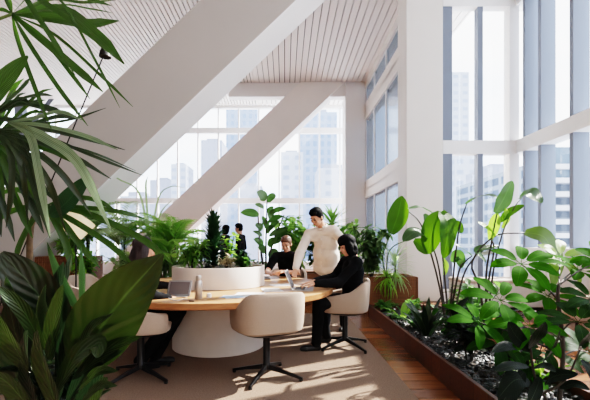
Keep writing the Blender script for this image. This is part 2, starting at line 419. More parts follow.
# ------------------------------------------------------------------ city outside
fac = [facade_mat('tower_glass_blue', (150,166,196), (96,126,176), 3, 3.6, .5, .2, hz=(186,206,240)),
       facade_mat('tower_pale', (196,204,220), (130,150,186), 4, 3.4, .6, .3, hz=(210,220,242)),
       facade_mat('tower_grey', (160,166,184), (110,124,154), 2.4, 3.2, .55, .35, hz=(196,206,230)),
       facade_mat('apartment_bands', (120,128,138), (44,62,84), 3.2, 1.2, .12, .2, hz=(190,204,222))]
def tower(px0, px1, py, Y, m, label, depth=14, z0=-60, setback=None):
    a = P(px0, py, Y); b = P(px1, py, Y); cx = (a.x+b.x)/2
    t = thing('office_tower', label, 'tower', (cx, Y, z0))
    MB().box((a.x-cx,0,0),(b.x-cx,depth,a.z-z0)).build('facade', m, t, smooth=False)
    w = b.x-a.x
    MB().box((-w*.3,depth*.2,a.z-z0),(w*.25,depth*.7,a.z-z0+w*.16)).build('rooftop_plant', fac[2], t, smooth=False)
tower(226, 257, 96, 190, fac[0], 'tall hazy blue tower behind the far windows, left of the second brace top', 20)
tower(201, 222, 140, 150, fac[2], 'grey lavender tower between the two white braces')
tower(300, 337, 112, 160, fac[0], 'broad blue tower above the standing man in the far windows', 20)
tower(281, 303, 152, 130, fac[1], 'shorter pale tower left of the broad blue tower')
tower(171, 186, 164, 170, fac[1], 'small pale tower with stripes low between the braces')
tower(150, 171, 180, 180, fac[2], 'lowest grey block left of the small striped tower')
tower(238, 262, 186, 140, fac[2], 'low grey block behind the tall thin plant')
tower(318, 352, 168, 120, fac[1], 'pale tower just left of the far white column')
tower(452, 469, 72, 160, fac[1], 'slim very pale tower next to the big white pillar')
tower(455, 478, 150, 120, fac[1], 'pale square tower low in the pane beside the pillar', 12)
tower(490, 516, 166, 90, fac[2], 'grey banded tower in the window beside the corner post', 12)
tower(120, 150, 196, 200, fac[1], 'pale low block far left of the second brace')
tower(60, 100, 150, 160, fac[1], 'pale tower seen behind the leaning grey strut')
# apartment block on the right with balcony bands
t = thing('apartment_building', 'white banded apartment block with blue windows outside the side window', 'building', (29, 34, -40))
MB().box((-7.4,0,0),(16,14,48.2)).build('facade', fac[3], t, smooth=False)
mb = MB()
for k in range(34): mb.box((-7.4,-1.1,8+k*1.2),(-2.6,0,8.42+k*1.2)); mb.box((1.2,-1.1,8+k*1.2),(15,0,8.42+k*1.2))
mb.build('balcony', mat('balcony_white', (176,178,184), .7), t, smooth=False)
MB().box((-7.4,-.6,46.6),(16,0,49.6)).build('roof_band', mat('roof_band_grey', (92,108,124), .6), t, smooth=False)

# ------------------------------------------------------------------ table group
TC = V((-.8, 4.61, 0)); TR = 1.37
tb = thing('round_table', 'large round oak table with white drum pedestal and planter in its middle', 'table', TC)
mb = MB(); mb.lathe([(.5,.728),(TR-.012,.728),(TR,.722)], n=96); mb.build('tabletop', oak, tb, auto=False)
MB().lathe([(TR,.722),(TR,.672),(TR-.02,.66),(.5,.66)], n=96).build('edge_band', oak_edge, tb)
MB().lathe([(0,.66),(.6,.66),(.556,.65),(.546,.6),(.546,.0)], n=72).build('pedestal', planter_w, tb)
tp = thing('table_planter', 'warm white round planter rising from the middle of the round table', 'planter', TC+V((0,0,.728)))
MB().lathe([(.53,0),(.548,.005),(.55,.23),(.545,.238),(.525,.238),(.52,.23),(.52,.165)], n=72).build('wall', planter_w, tp)
MB().lathe([(.52,.185),(.3,.2),(.0,.205)], n=40).build('soil', soil, tp)

def make_chair(label):
    t = thing('tub_chair', label, 'chair', (0,0,0), 0, 'cream tub chairs at the round table')
    # shell: opening to +Y, back at -Y
    def ring(h, inset, z):
        pts = []
        N = 40
        for i in range(N+1):
            a = math.radians(-142+284*i/N)       # 0 = back
            e = 3.8
            cx_, sy_ = math.sin(a), -math.cos(a)
            r = (abs(cx_)**e+abs(sy_)**e)**(-1/e)
            pts.append((a, cx_*r*(.315-inset), sy_*r*(.285-inset)))
        return pts
    def toph(a):
        k = abs(math.degrees(a)); s = min(1, max(0, (k-38)/46)); s = s*s*(3-2*s)
        return .81-.13*s-.06*max(0,(k-84)/58)
    mb = MB(); rows = []
    # outer surface bottom->top, over the rim, inner surface top->bottom
    prof = [('o',0,.05),('o',.06,.018),('o',.25,.006),('o',.6,.0),('o',.93,0),('o',1.0,.012),('i',1.0,.035),('i',.95,.05),('i',.5,.052),('i',.12,.06)]
    vs = []; M = 41
    for kd, f, ins in prof:
        for (a, x, y) in ring(0, ins, 0):
            zt = toph(a); zb = .445
            vs.append((x, y+.0-(0 if f<.5 else .02*(f-.5)), zb+(zt-zb)*f + (0.0)))
    k = len(prof); fs = [(i*M+j, i*M+j+1, (i+1)*M+j+1, (i+1)*M+j) for i in range(k-1) for j in range(M-1)]
    # end caps at arm fronts
    fs.append(tuple(i*M for i in range(k))); fs.append(tuple(i*M+M-1 for i in range(k-1,-1,-1)))
    mb.add(vs, fs); mb.build('shell', cream, t)
    mb = MB(); vs = []; rows = [(.0,.405),(.7,.41),(.93,.43),(.985,.452)]
    for f, z in rows:
        for i in range(48):
            a = 2*PI*i/48; e = 3.2; c_, s_ = math.cos(a), math.sin(a); r = (abs(c_)**e+abs(s_)**e)**(-1/e)
            vs.append((c_*r*.255*max(f,.001), s_*r*.235*max(f,.001), z))
    vs2 = vs; mb.add(vs2, [(i*48+j, i*48+(j+1)%48, (i+1)*48+(j+1)%48, (i+1)*48+j) for i in range(3) for j in range(48)])
    mb.build('under_shell', blackp, t)
    mb = MB(); vs = []
    for f, z in [(.9,.44),(1,.455),(1.02,.48),(.97,.5),(.7,.507),(.0,.508)]:
        for i in range(48):
            a = 2*PI*i/48; e = 3.6; c_, s_ = math.cos(a), math.sin(a); r = (abs(c_)**e+abs(s_)**e)**(-1/e)
            vs.append((c_*r*.262*max(f,.001), .02+s_*r*.248*max(f,.001), z))
    mb.add(vs, [(i*48+j, i*48+(j+1)%48, (i+1)*48+(j+1)%48, (i+1)*48+j) for i in range(5) for j in range(48)])
    mb.build('seat', creamin, t)
    MB().lathe([(.0,.41),(.07,.41),(.065,.395),(.032,.38),(.032,.14),(.038,.13),(.038,.085),(.0,.085)], n=24).build('column', blackm, t)
    for q in range(4):
        a = PI/4+q*PI/2; d = V((math.cos(a), math.sin(a), 0)); s = V((-d.y, d.x, 0))
        mb = MB(); vs = []
        for r, w, zt, zb in ((.02,.022,.13,.085),(.2,.018,.085,.058),(.335,.014,.05,.028),(.35,.012,.046,.028)):
            c = d*r; vs += [c+s*w+V((0,0,zb)), c-s*w+V((0,0,zb)), c-s*w*.7+V((0,0,zt)), c+s*w*.7+V((0,0,zt))]
        mb.add(vs, [(i*4+j, i*4+(j+1)%4, (i+1)*4+(j+1)%4, (i+1)*4+j) for i in range(3) for j in range(4)]+[(3,2,1,0),(12,13,14,15)])
        lg = mb.build('leg', blackm, t, smooth=False, bevel=.003)
        MB().lathe([(0,0.012),(.016,.012),(.018,.03),(0,.032)], c=tuple(d*.335), n=14).build('glide', blackp, lg)
    return t
ch = make_chair('cream tub chair with its back to us, centre front of the round table')
ch.location = (-.17, 3.5, 0); ch.rotation_euler = (0,0,math.radians(24))
chW = dup(ch, (.71, 4.5, 0), math.radians(78), 'cream tub chair the woman in black sits on, right of the table')
chL = dup(ch, (-1.33, 3.50, 0), math.radians(-76), 'cream tub chair behind big leaves, with a person in black seated')
chF = dup(ch, (.03, 6.08, 0), math.radians(170), 'cream tub chair under the seated man beyond the table')
chB = dup(ch, (-2.55, 5.05, 0), math.radians(-100), 'empty cream tub chair at the far left of the table')

# things on the table
TZ = .729
t = thing('water_bottle', 'brushed steel water bottle standing between the tablet and the papers', 'bottle', G(198.5,299,TZ))
MB().lathe([(0,0),(.032,0),(.035,.005),(.035,.145),(.032,.16),(.022,.172),(.022,.178)], n=24).build('body', steel, t)
MB().lathe([(.023,.178),(.024,.18),(.024,.21),(.02,.216),(0,.216)], n=24).build('lid', steel, t)
tp0 = G(178, 296.5, TZ)
t = thing('tablet', 'dark screened tablet propped up on the left of the table', 'tablet', tp0, math.radians(-8))
M = Matrix.Rotation(math.radians(-24), 3, 'X')
MB().obox(M @ V((0,0,.082)), .235, .007, .16, M).build('frame', alu, t, smooth=False, bevel=.003)
MB().obox(M @ V((0,-.0045,.084)), .196, .002, .12, M).build('screen', mat('tablet_screen', (112,104,104), .25), t, smooth=False)
MB().obox((0,.075,.045), .1, .004, .11, Matrix.Rotation(math.radians(32),3,'X')).build('stand', alu, t, smooth=False)
MB().obox((0,-.02,.004), .2, .07, .006, Matrix.Identity(3)).build('foot', alu, t, smooth=False, bevel=.002)
t = thing('earphone_case', 'small white lidded case beside the steel bottle', 'case', G(209,297.5,TZ))
MB().lathe([(0,0),(.02,0),(.024,.006),(.024,.02)], n=20).build('body', paper, t); MB().lathe([(.024,.0205),(.022,.034),(.012,.04),(0,.041)], n=20).build('lid', paper, t)
pth = [G(188,299.5,TZ+.003), G(183,299,TZ+.003), G(176,300.5,TZ+.003), G(170,298.5,TZ+.003), G(166,297,TZ+.003), G(171,295.8,TZ+.003)]
tag(MB().tube(spline(pth, 24), .0035, 6).build('earphone_cable', paper), 'thin white cable curled on the table in front of the tablet', 'cable')
pen = MB().tube([G(189,301,TZ+.006), G(194,301.2,TZ+.006)], [.006,.006], 8).build('pen', blackp); tag(pen, 'short dark pen lying at the foot of the steel bottle', 'pen')
def sheet(px, py, w, h, rz, z, m, label):
    o = MB().box((-w/2,-h/2,0),(w/2,h/2,.0012)).build('paper_sheet', m, smooth=False); o.location = G(px,py,z); o.rotation_euler = (0,0,rz)
    tag(o, label, 'paper'); return o
sheet(240, 296.5, .30, .21, .3, TZ+.0005, paper, 'white paper sheet flat on the oak behind the front chair')
sheet(232, 296.8, .2, .15, -.25, TZ+.002, paperblue, 'pale blue printed sheet, left of the loose papers')
sheet(250, 294, .28, .2, -.1, TZ+.0035, paper, 'white sheet topmost of the papers near the planter')
sheet(283, 285, .3, .21, .4, TZ+.0005, paper, 'white sheet near the seated man\'s forearms')
sheet(272, 290, .21, .3, .2, TZ+.002, paper, 'white sheet between the planter and the silver laptop')

def laptop(loc, rz, m, label, tilt=18, screen_m=screen):
    t = thing('laptop', label, 'laptop', loc, rz)
    MB().box((-.155,-.11,0),(.155,.11,.014)).build('base', m, t, smooth=False, bevel=.004)
    MB().box((-.13,-.02,.0142),(.13,.085,.0155)).build('keyboard', blackp, t, smooth=False)
    M = Matrix.Rotation(math.radians(-tilt), 3, 'X')
    l = MB().obox(V((0,.11,.012))+M @ V((0,0,.108)), .31, .007, .215, M).build('lid', m, t, smooth=False, bevel=.003)
    MB().obox(V((0,.11,.012))+M @ V((0,-.0045,.108)), .29, .002, .19, M).build('screen', screen_m, l, smooth=False)
    return t
# lid hinge is at local +Y; the user sits at -Y
laptop(V((.2, 4.16, TZ)), math.radians(84), alu, 'open silver laptop in front of the woman in black', 22)
laptop(V((-.33, 5.38, TZ)), math.radians(100), blackm, 'dark open laptop beside the round planter, in front of the seated man', 12)

# ------------------------------------------------------------------ people
def remesh(mb, name, voxel, m, parent, sm=2, wr=0, wrs=9, decim=0):
    me = mb.mesh(name); o = bpy.data.objects.new(name+'_raw', me); C.objects.link(o)
    md = o.modifiers.new('r', 'REMESH'); md.mode = 'VOXEL'; md.voxel_size = voxel; md.use_smooth_shade = True
    dg = bpy.context.evaluated_depsgraph_get(); ev = o.evaluated_get(dg)
    m2 = bpy.data.meshes.new_from_object(ev)
    bpy.data.objects.remove(o); bpy.data.meshes.remove(me)
    bm = bmesh.new(); bm.from_mesh(m2)
    for _ in range(sm): bmesh.ops.smooth_vert(bm, verts=bm.verts, factor=.5, use_axis_x=True, use_axis_y=True, use_axis_z=True)
    if wr:
        bm.normal_update()
        for v in bm.verts:
            q = v.co*wrs; a = noise.noise(V((q.x, q.y, q.z*.55)))+.5*noise.noise(q*2.3)
            v.co += v.normal*wr*a
    bm.to_mesh(m2); bm.free(); m2.name = name
    m2.materials.clear(); m2.materials.append(m)
    m2.polygons.foreach_set('use_smooth', [True]*len(m2.polygons))
    o = bpy.data.objects.new(name, m2); C.objects.link(o); o.parent = parent
    return o
def frame(f, u):
    f = V(f).normalized(); u = V(u); u = (u-f*u.dot(f)).normalized(); r = f.cross(u)
    return f, u, r, Matrix((r, f, u)).transposed()     # columns: right, forward, up
def hand(mb, wrist, d, pn, side, curl=35, sc=1.0, spread=1.0):
    """d = direction towards the fingertips, pn = palm normal (palm looks this way), side: +1 thumb along pn x d"""
    d = V(d).normalized(); pn = V(pn); pn = (pn-d*pn.dot(d)).normalized(); s = pn.cross(d)*side; w = V(wrist)
    M = Matrix((s, d, pn)).transposed()
    mb.sphere(w+d*.048*sc, (.04*sc, .052*sc, .0155*sc), M, 14, 8)
    mb.capsule(w-d*.02, .024*sc, w+d*.03, .024*sc)
    for k, (off, L, a) in enumerate(((.03,.072,5),(.010,.08,1),(-.010,.075,-3),(-.029,.06,-8))):
        p = w+d*.085*sc+s*off*sc; ang = math.radians(a*spread); dd = (d*math.cos(ang)+s*math.sin(ang)).normalized()
        r = .0088*sc
        for j, fr in enumerate((.45,.32,.23)):
            c = math.radians(curl*(j+.6)*.75); q = dd*math.cos(c)+pn*math.sin(c)
            p2 = p+q*L*fr*sc; mb.capsule(p, r, p2, r*.92); p = p2; r *= .92
    p = w+d*.022*sc+s*.028*sc; q = (d*.65+s*.75+pn*.25).normalized(); p2 = p+q*.038*sc; mb.capsule(p, .0125*sc, p2, .0105*sc)
    q = (d*.9+s*.3+pn*.35).normalized(); mb.capsule(p2, .0105*sc, p2+q*.032*sc, .0088*sc)

def person(label, J, top_m, pant_m, skin, hair_m, hair='short', voxel=.0075, shoe_m=blackp, sleeve='long', loose=.0, faceparts=True, base=None, beard=False, ff=1.0, collar=False, hem=.0):
    t = thing('person', label, 'person', base if base is not None else (J['pelvis'][0], J['pelvis'][1], 0))
    inv = V(t.location); K = {k: (V(v)-inv if k not in ('face','up','fwd','handL','handR','palmL','palmR','toeL','toeR') else V(v)) for k, v in J.items()}
    f, u, r, HM = frame(K['face'], K['up']); hc = K['head']
    pel, che, nk = K['pelvis'], K['chest'], K['neck']
    sL, sR = K['shL'], K['shR']
    tf = V(K['fwd']).normalized(); tu = (nk-pel).normalized(); tr = tf.cross(tu).normalized(); tf = tu.cross(tr)
    TM = Matrix((tr, tf, tu)).transposed()
    b = MB()
    # head
    b.sphere(hc+u*.02-f*.012, (.074,.093,.098), HM, 20, 14)
    b.sphere(hc-u*.045+f*.022, (.056,.066,.072), HM, 16, 10)
    b.sphere(hc-u*.098+f*.052, (.024,.022,.02), HM)
    b.capsule(hc-u*.002+f*.082, .0095, hc-u*.035+f*.1, .0125)
    for s in (-1,1):
        b.sphere(hc-u*.018+r*.077*s-f*.012, (.009,.02,.031), HM); b.sphere(hc-u*.032+r*.038*s+f*.066, (.022,.016,.018), HM)
        b.sphere(hc+u*.022+r*.03*s+f*.078, (.022,.009,.007), HM)
    b.sphere(hc-u*.066+f*.078, (.024,.013,.013), HM)
    b.capsule(nk-u*.02, .056, hc-u*.05-f*.03, .05)
    b.sphere(che, (.15,.09,.17), TM, 20, 12); b.sphere((pel+che)/2, (.125,.085,.18), TM, 20, 12); b.sphere(pel, (.15,.1,.11), TM, 20, 12)
    for s, sh, el, wr in (('L', sL, K['elL'], K['wrL']), ('R', sR, K['elR'], K['wrR'])):
        b.capsule(nk.lerp(che,.25), .05, sh, .045); b.capsule(sh, .046, el, .036); b.capsule(el, .037, wr, .024)
        hand(b, wr, K['hand'+s], K['palm'+s], 1 if s == 'R' else -1, K_curl.get(s, 30))
    for s in 'LR':
        b.capsule(K['hip'+s], .078, K['kn'+s], .05); b.capsule(K['kn'+s], .05, K['an'+s], .034)
        b.capsule(K['an'+s], .03, K['an'+s]+V(K['toe'+s]).normalized()*.08-V((0,0,.055)), .016)
    remesh(b, 'body', voxel, skin, t, 2)
    if faceparts:
        for s in (-1,1):
            e = MB().sphere(hc+u*.0+r*.031*s+f*.081, (.0135,.008,.007), HM, 12, 8).build('eye', eyem, t)
            MB().sphere(hc+u*.024+r*.031*s+f*.0835, (.02,.007,.0045), HM, 10, 6).build('eyebrow', hair_m, t)
        MB().sphere(hc-u*.064+f*.0885, (.021,.006,.0065), HM, 12, 8).build('mouth', lipm, t)
    # hair
    h = MB()
    h.sphere(hc+u*.042-f*.024, (.084,.096,.09), HM, 20, 14); h.sphere(hc-f*.04-u*.01, (.08,.07,.085), HM, 18, 12)
    if hair == 'short':
        h.sphere(hc+u*.082+f*.035, (.066,.05,.032), HM); h.sphere(hc+u*.098+f*.0, (.07,.075,.035), HM)
        for s in (-1,1): h.sphere(hc+u*.015+r*.07*s-f*.012, (.014,.034,.04), HM)
    if hair == 'bob':
        h.sphere(hc-f*.045-u*.05, (.092,.07,.1), HM, 18, 12); h.sphere(hc-f*.03-u*.09, (.098,.07,.06), HM, 18, 12)
        for s in (-1,1): h.sphere(hc-u*.03+r*.078*s+f*.01, (.026,.056,.1), HM); h.sphere(hc-u*.085+r*.074*s+f*.0, (.03,.055,.05), HM)
        h.sphere(hc+u*.05+f*.062, (.07,.035,.035), HM); h.sphere(hc+u*.07, (.094,.1,.07), HM, 18, 12)
    if hair == 'long':
        h.sphere(hc-f*.06-u*.08, (.085,.06,.14), HM, 18, 12)
        for s in (-1,1): h.sphere(hc-u*.03+r*.074*s-f*.02, (.024,.05,.1), HM)
    remesh(h, 'hair', .009, hair_m, t, 1, .003, 40)
    if beard:
        g = MB(); g.sphere(hc-u*.088+f*.048, (.042,.042,.028), HM)
        for s in (-1,1): g.sphere(hc-u*.06+r*.052*s+f*.03, (.012,.035,.03), HM)
        remesh(g, 'beard', .009, hair_m, t, 1)
    # top
    c = MB(); lo = loose
    c.sphere(che, (.165+lo,.11+lo,.18), TM, 20, 12); c.sphere(che.lerp(pel,.5), (.155+lo,.11+lo,.2), TM, 20, 12); c.sphere(pel+tu*.03, (.165+lo,.125+lo,.12+hem), TM, 20, 12)
    if hem:
        c.sphere(pel-tu*.05, (.215,.16,.14), TM, 20, 12); c.sphere(che.lerp(pel,.6), (.20,.15,.22), TM, 20, 12)
    c.capsule(nk-tu*.045, .064, nk-tu*.02, .06)
    for s, sh, el, wr in (('L', sL, K['elL'], K['wrL']), ('R', sR, K['elR'], K['wrR'])):
        c.capsule(nk-tu*.06, .07, sh, .066+lo*.5)
        c.capsule(che+tu*.03, .085, sh-tu*.03, .062)
        if sleeve == 'long':
            c.capsule(sh, .060+lo*.3, el, .050+lo*.5); c.capsule(el, .055+lo*.6, wr.lerp(el,.08), .036+lo*.5)
        else:
            c.capsule(sh, .066, sh.lerp(el,.72), .058)
    remesh(c, 'shirt' if sleeve != 'long' or collar else 'sweater', .010, top_m, t, 2, .006+lo*.1, 9)
    if collar:
        k = MB()
        for q in range(15):
            a = math.radians(-150+300*q/14); k.sphere(nk+tu*(.008+.012*abs(math.sin(a/2)))-tu*.03*(abs(a)<.4)+tf*.066*math.cos(a)+tr*.066*math.sin(a), (.014,.014,.022), TM, 8, 6)
        remesh(k, 'collar', .007, top_m, t, 1)
        for q in range(5):
            MB().sphere(che.lerp(pel, -.35+q*.32)+tf*(.12+lo), .006, None, 8, 6).build('button', paper, t)
    p = MB(); p.sphere(pel-tu*.02, (.165,.12,.12), TM, 20, 12)
    for s in 'LR':
        p.capsule(K['hip'+s], .098, K['kn'+s], .072); p.capsule(K['kn'+s], .072, K['an'+s]+V((0,0,.0)), .058)
    remesh(p, 'trousers', .011, pant_m, t, 2, .006, 9)
    for s in 'LR':
        d = V(K['toe'+s]); d.z = 0; d.normalize(); a = K['an'+s]; z = a.z
        sh = MB(); sh.capsule(a-V((0,0,.02)), .044, a-d*.02-V((0,0,.045)), .04); sh.capsule(a-d*.02-V((0,0,.048)), .04, a+d*.16-V((0,0,.055)), .036)
        sh.sphere(a+d*.13-V((0,0,.055)), .042)
        o = remesh(sh, 'shoe', .009, shoe_m, t, 1)
        for v in o.data.vertices:
            if v.co.z < z-.085: v.co.z = z-.085
    return t
K_curl = {'L': 30, 'R': 30}
def Lk(a, b, f): return V(a).lerp(V(b), f)

# woman in black, facing -X towards the laptop; her right side is away (+Y)
fw = V((-.97,-.22,0)).normalized(); rt = fw.cross(V((0,0,1)))
hipc = V((.80, 4.50, .56)); 
def seated(hipc, fw, lean, headf, headofs, wr, handd, elz, feet, hs=1.0, sh_h=.50, palm=(0,0,-1), curl=30, headz=.0):
    rt = fw.cross(V((0,0,1))); up = V((0,0,1))
    che = hipc+up*.34*hs+fw*lean*.6; nk = hipc+up*.545*hs+fw*lean; J = {}
    J['pelvis'] = hipc; J['chest'] = che; J['neck'] = nk; J['head'] = nk+up*(.135+headz)+headf*.045+V(headofs)
    J['face'] = headf; J['up'] = V((0,0,1)); J['fwd'] = fw
    for s, k in (('R',1),('L',-1)):
        J['sh'+s] = nk-up*.075+rt*.175*hs*k+fw*.02; J['wr'+s] = V(wr[s]); J['el'+s] = V(elz[s])
        J['hand'+s] = handd[s]; J['palm'+s] = V(palm); J['hip'+s] = hipc+rt*.09*k-up*.02+fw*.03
        kn, an, toe = feet[s]; J['kn'+s] = V(kn); J['an'+s] = V(an); J['toe'+s] = V(toe)
    return J
K_curl = {'L': 28, 'R': 28}
J = seated(hipc, fw, .0, V((-1,-.22,-.35)), (-.02,0,0),
    {'L': (.32,4.1,.80), 'R': (.32,4.32,.80)}, {'L': V((-1,.1,-.15)), 'R': V((-1,-.1,-.15))},
    {'L': (.60,4.22,.80), 'R': (.60,4.62,.82)},
    {'L': ((.38,4.26,.57),(.36,4.36,.085),(-1,-.2,0)), 'R': ((.40,4.56,.57),(.52,4.72,.085),(-1,-.1,0))}, .97)
for k in ('L','R'): J['kn'+k] = V((J['kn'+k].x, J['kn'+k].y, .56))
person('woman with black bob haircut in black clothes typing on the silver laptop', J, clothK, clothK, skinB, hairK, 'bob', base=(.8,4.5,0), loose=.012)

# seated man beyond the table, facing the camera, looking down
fw = V((-.25,-1,0)).normalized(); hp = V((.06, 6.05, .56))
K_curl = {'L': 55, 'R': 45}
J = seated(hp, fw, .12, V((-.3,-1,-.45)), (0,-.02,0),
    {'R': (-.19,5.46,.79), 'L': (-.03,5.42,.83)}, {'R': V((.6,-.6,.25)), 'L': V((-.8,-.35,.1))},
    {'R': (-.27,5.72,.80), 'L': (.19,5.66,.79)},
    {'R': ((-.1,5.62,.55),(-.1,5.6,.085),(0,-1,0)), 'L': ((.12,5.6,.55),(.16,5.58,.085),(0,-1,0))}, 1.0, palm=(0,.2,-1))
person('man with short brown hair in a black short-sleeved shirt seated beyond the table', J, clothK, clothG, skinB, hairB, 'short', sleeve='short', base=(.06,6.05,0))

# standing man leaning over the table
K_curl = {'L': 35, 'R': 40}
J = {'pelvis': (.58,5.36,.95), 'chest': (.57,5.26,1.24), 'neck': (.50,5.17,1.455), 'head': (.42,5.09,1.585), 'face': (-.62,-.62,-.62), 'up': (-.1,-.2,1), 'fwd': (-.55,-.8,-.1),
     'shR': (.33,5.24,1.36), 'shL': (.66,5.10,1.40), 'elR': (.20,5.12,1.10), 'wrR': (.14,4.93,.90), 'elL': (.86,5.00,1.16), 'wrL': (.80,4.86,.95),
     'handR': (-.2,-.5,-.8), 'palmR': (.3,-.8,.4), 'handL': (-.2,-.2,-.9), 'palmL': (-1,0,0),
     'hipR': (.57,5.38,.92), 'hipL': (.74,5.32,.92), 'knR': (.60,5.50,.50), 'knL': (.80,5.34,.50), 'anR': (.62,5.62,.085), 'anL': (.84,5.40,.085), 'toeR': (-.6,-.7,0), 'toeL': (-.4,-.9,0)}
person('standing man in a loose cream button shirt leaning over the table', J, shirtW, clothG, skinA, hairK, 'short', loose=.022, collar=True, hem=.05)

# person in the left chair behind the leaves, turned to the table
fw = V((.84,.54,0)).normalized(); hp = V((-1.44,3.54,.56)); K_curl = {'L': 20, 'R': 20}
J = seated(hp, fw, .08, V((.8,.6,-.2)), (0,0,-.03),
    {'R': (-1.06,3.56,.72), 'L': (-1.14,3.98,.79)}, {'R': V((.8,.5,-.3)), 'L': V((.8,.6,-.05))},
    {'R': (-1.30,3.38,.80), 'L': (-1.46,3.88,.82)},
    {'R': ((-1.07,3.70,.55),(-1.42,3.72,.085),(.9,.2,0)), 'L': ((-1.08,3.90,.55),(-1.33,3.9,.085),(.9,.2,0))}, .96)
person('dark haired person in black seated behind the large leaves at the table\'s left', J, clothK, clothK, skinA, hairM, 'long')

# two people far behind the planter
def walker(x, y, az, top, hairm, hair, label, sc=1.0):
    f = V((math.cos(az), math.sin(az), 0)); r = f.cross(V((0,0,1))); o = V((x,y,0)); Z = lambda z: V((0,0,z*sc))
    J = {'pelvis': o+Z(.92), 'chest': o+Z(1.22)+f*.01, 'neck': o+Z(1.45)+f*.02, 'head': o+Z(1.59)+f*.05, 'face': f+V((0,0,-.2)), 'up': (0,0,1), 'fwd': f}
    for s, k in (('R',1),('L',-1)):
        J['sh'+s] = o+Z(1.38)+r*.18*k; J['el'+s] = o+Z(1.10)+r*.22*k-f*.03; J['wr'+s] = o+Z(.98)+r*.14*k+f*.18
        J['hand'+s] = f-r*.3*k; J['palm'+s] = -r*k; J['hip'+s] = o+Z(.9)+r*.09*k; J['kn'+s] = o+Z(.49)+r*.1*k+f*.03*k; J['an'+s] = o+Z(.085)+r*.11*k+f*.06*k; J['toe'+s] = f
    return person(label, J, top, clothK, skinA, hairm, hair, voxel=.01)
walker(-1.1, 9.4, math.radians(165), clothK, hairK, 'short', 'black haired person in black standing far behind the table planter')
walker(-1.66, 10.4, math.radians(40), clothG, hairK, 'bob', 'dark haired person mostly hidden behind the dense dark dracaena')

# ------------------------------------------------------------------ planters right
SOILZ = .17
t = thing('planter_box', 'long low reddish wood planter box edging the timber floor', 'planter', (1.4, 2, 0))
def lb(a, b): return MB().box((a[0]-1.4,a[1]-2,a[2]),(b[0]-1.4,b[1]-2,b[2]))
lb((1.39,1.2,0),(1.425,6.3,.21)).build('front_board', plantwood, t, smooth=False, bevel=.004)
lb((1.425,6.26,0),(2.55,6.3,.21)).build('end_board', plantwood, t, smooth=False, bevel=.004)
mb = MB(); mb.box((2.1-1.4,1.2-2,0),(2.14-1.4,4.2-2,.21)); mb.box((2.1-1.4,4.16-2,0),(2.55-1.4,4.2-2,.21)); mb.box((2.52-1.4,4.2-2,0),(2.55-1.4,6.3-2,.21))
mb.build('rear_board', plantwood, t, smooth=False, bevel=.004)
mb = MB(); mb.box((.02,-.8,.02),(.7,4.28,.13)); mb.box((.7,2.2,.02),(1.13,4.28,.13)); mb.build('soil', soil, t, smooth=False)
mb = MB(); rr = random.Random(3)
for k in range(5200):
    x = rr.uniform(1.435, 2.09) if rr.random() < .7 else rr.uniform(1.435, 2.5)
    y = 1.5+4.7*rr.random()**1.4
    if x > 2.08 and y < 4.25: continue
    a = rr.uniform(.010,.026); q = Quaternion((rr.uniform(-1,1),rr.uniform(-1,1),rr.uniform(-1,1)), rr.uniform(0,.9)).to_matrix() @ Matrix.Rotation(rr.uniform(0,6),3,'Z')
    c = V((x,y,.138+rr.uniform(0,.022)))
    vs = [c+q @ V(p) for p in ((a*1.3,0,0),(.3*a,a*.7,0),(-a,a*.4,0),(-a*1.1,-a*.4,0),(.2*a,-a*.8,0),(0,0,a*.35),(0,0,-a*.35))]
    mb.cur = rr.choice((0,0,1,2)); mb.add(vs, [(0,1,5),(1,2,5),(2,3,5),(3,4,5),(4,0,5),(1,0,6),(2,1,6),(3,2,6),(4,3,6),(0,4,6)])
g = mb.build('slate_chippings', [slate, mat('slate_pale', (84,84,86), .5), mat('slate_dark', (36,37,40), .45)], smooth=False)
tag(g, 'loose grey slate chippings covering the long low planter box', 'stones', kind='stuff')

def fluted_planter(x0, x1, y0, y1, h, label, m=slatwood):
    t = thing('wooden_planter', label, 'planter', ((x0+x1)/2,(y0+y1)/2,0)); w = (x1-x0)/2; d = (y1-y0)/2
    mb = MB(); mb.box((-w,-d,0),(w,-d+.02,h)); mb.box((-w,d-.02,0),(w,d,h)); mb.box((-w,-d,0),(-w+.02,d,h)); mb.box((w-.02,-d,0),(w,d,h))
    mb.build('body', m, t, smooth=False)
    mb = MB(); n = int(2*w/.035)
    for i in range(n): mb.box((-w+i*.035+.004,-d-.012,.01),(-w+i*.035+.028,-d,h-.01))
    n = int(2*d/.035)
    for i in range(n): mb.box((-w-.012,-d+i*.035+.004,.01),(-w,-d+i*.035+.028,h-.01)); mb.box((w,-d+i*.035+.004,.01),(w+.012,-d+i*.035+.028,h-.01))
    mb.build('slat_cladding', m, t, smooth=False)
    MB().box((-w+.02,-d+.02,h-.06),(w-.02,d-.02,h-.04)).build('soil', soil, t, smooth=False)
    return t
fluted_planter(1.42, 2.25, 6.45, 7.1, .66, 'upright slatted wooden planter at the far end of the low planter box')
fluted_planter(.15, 1.25, 7.6, 8.2, .62, 'slatted wooden planter behind the two men')
fluted_planter(-1.1, .0, 7.5, 8.0, .5, 'low slatted wooden planter below the tall thin plant')
fluted_planter(-3.5, -1.75, 6.7, 7.3, .55, 'reddish wooden planter carrying the palms left of the table')
fluted_planter(-4.6, -3.65, 7.0, 7.6, .98, 'taller reddish wooden planter beside the vine wall')

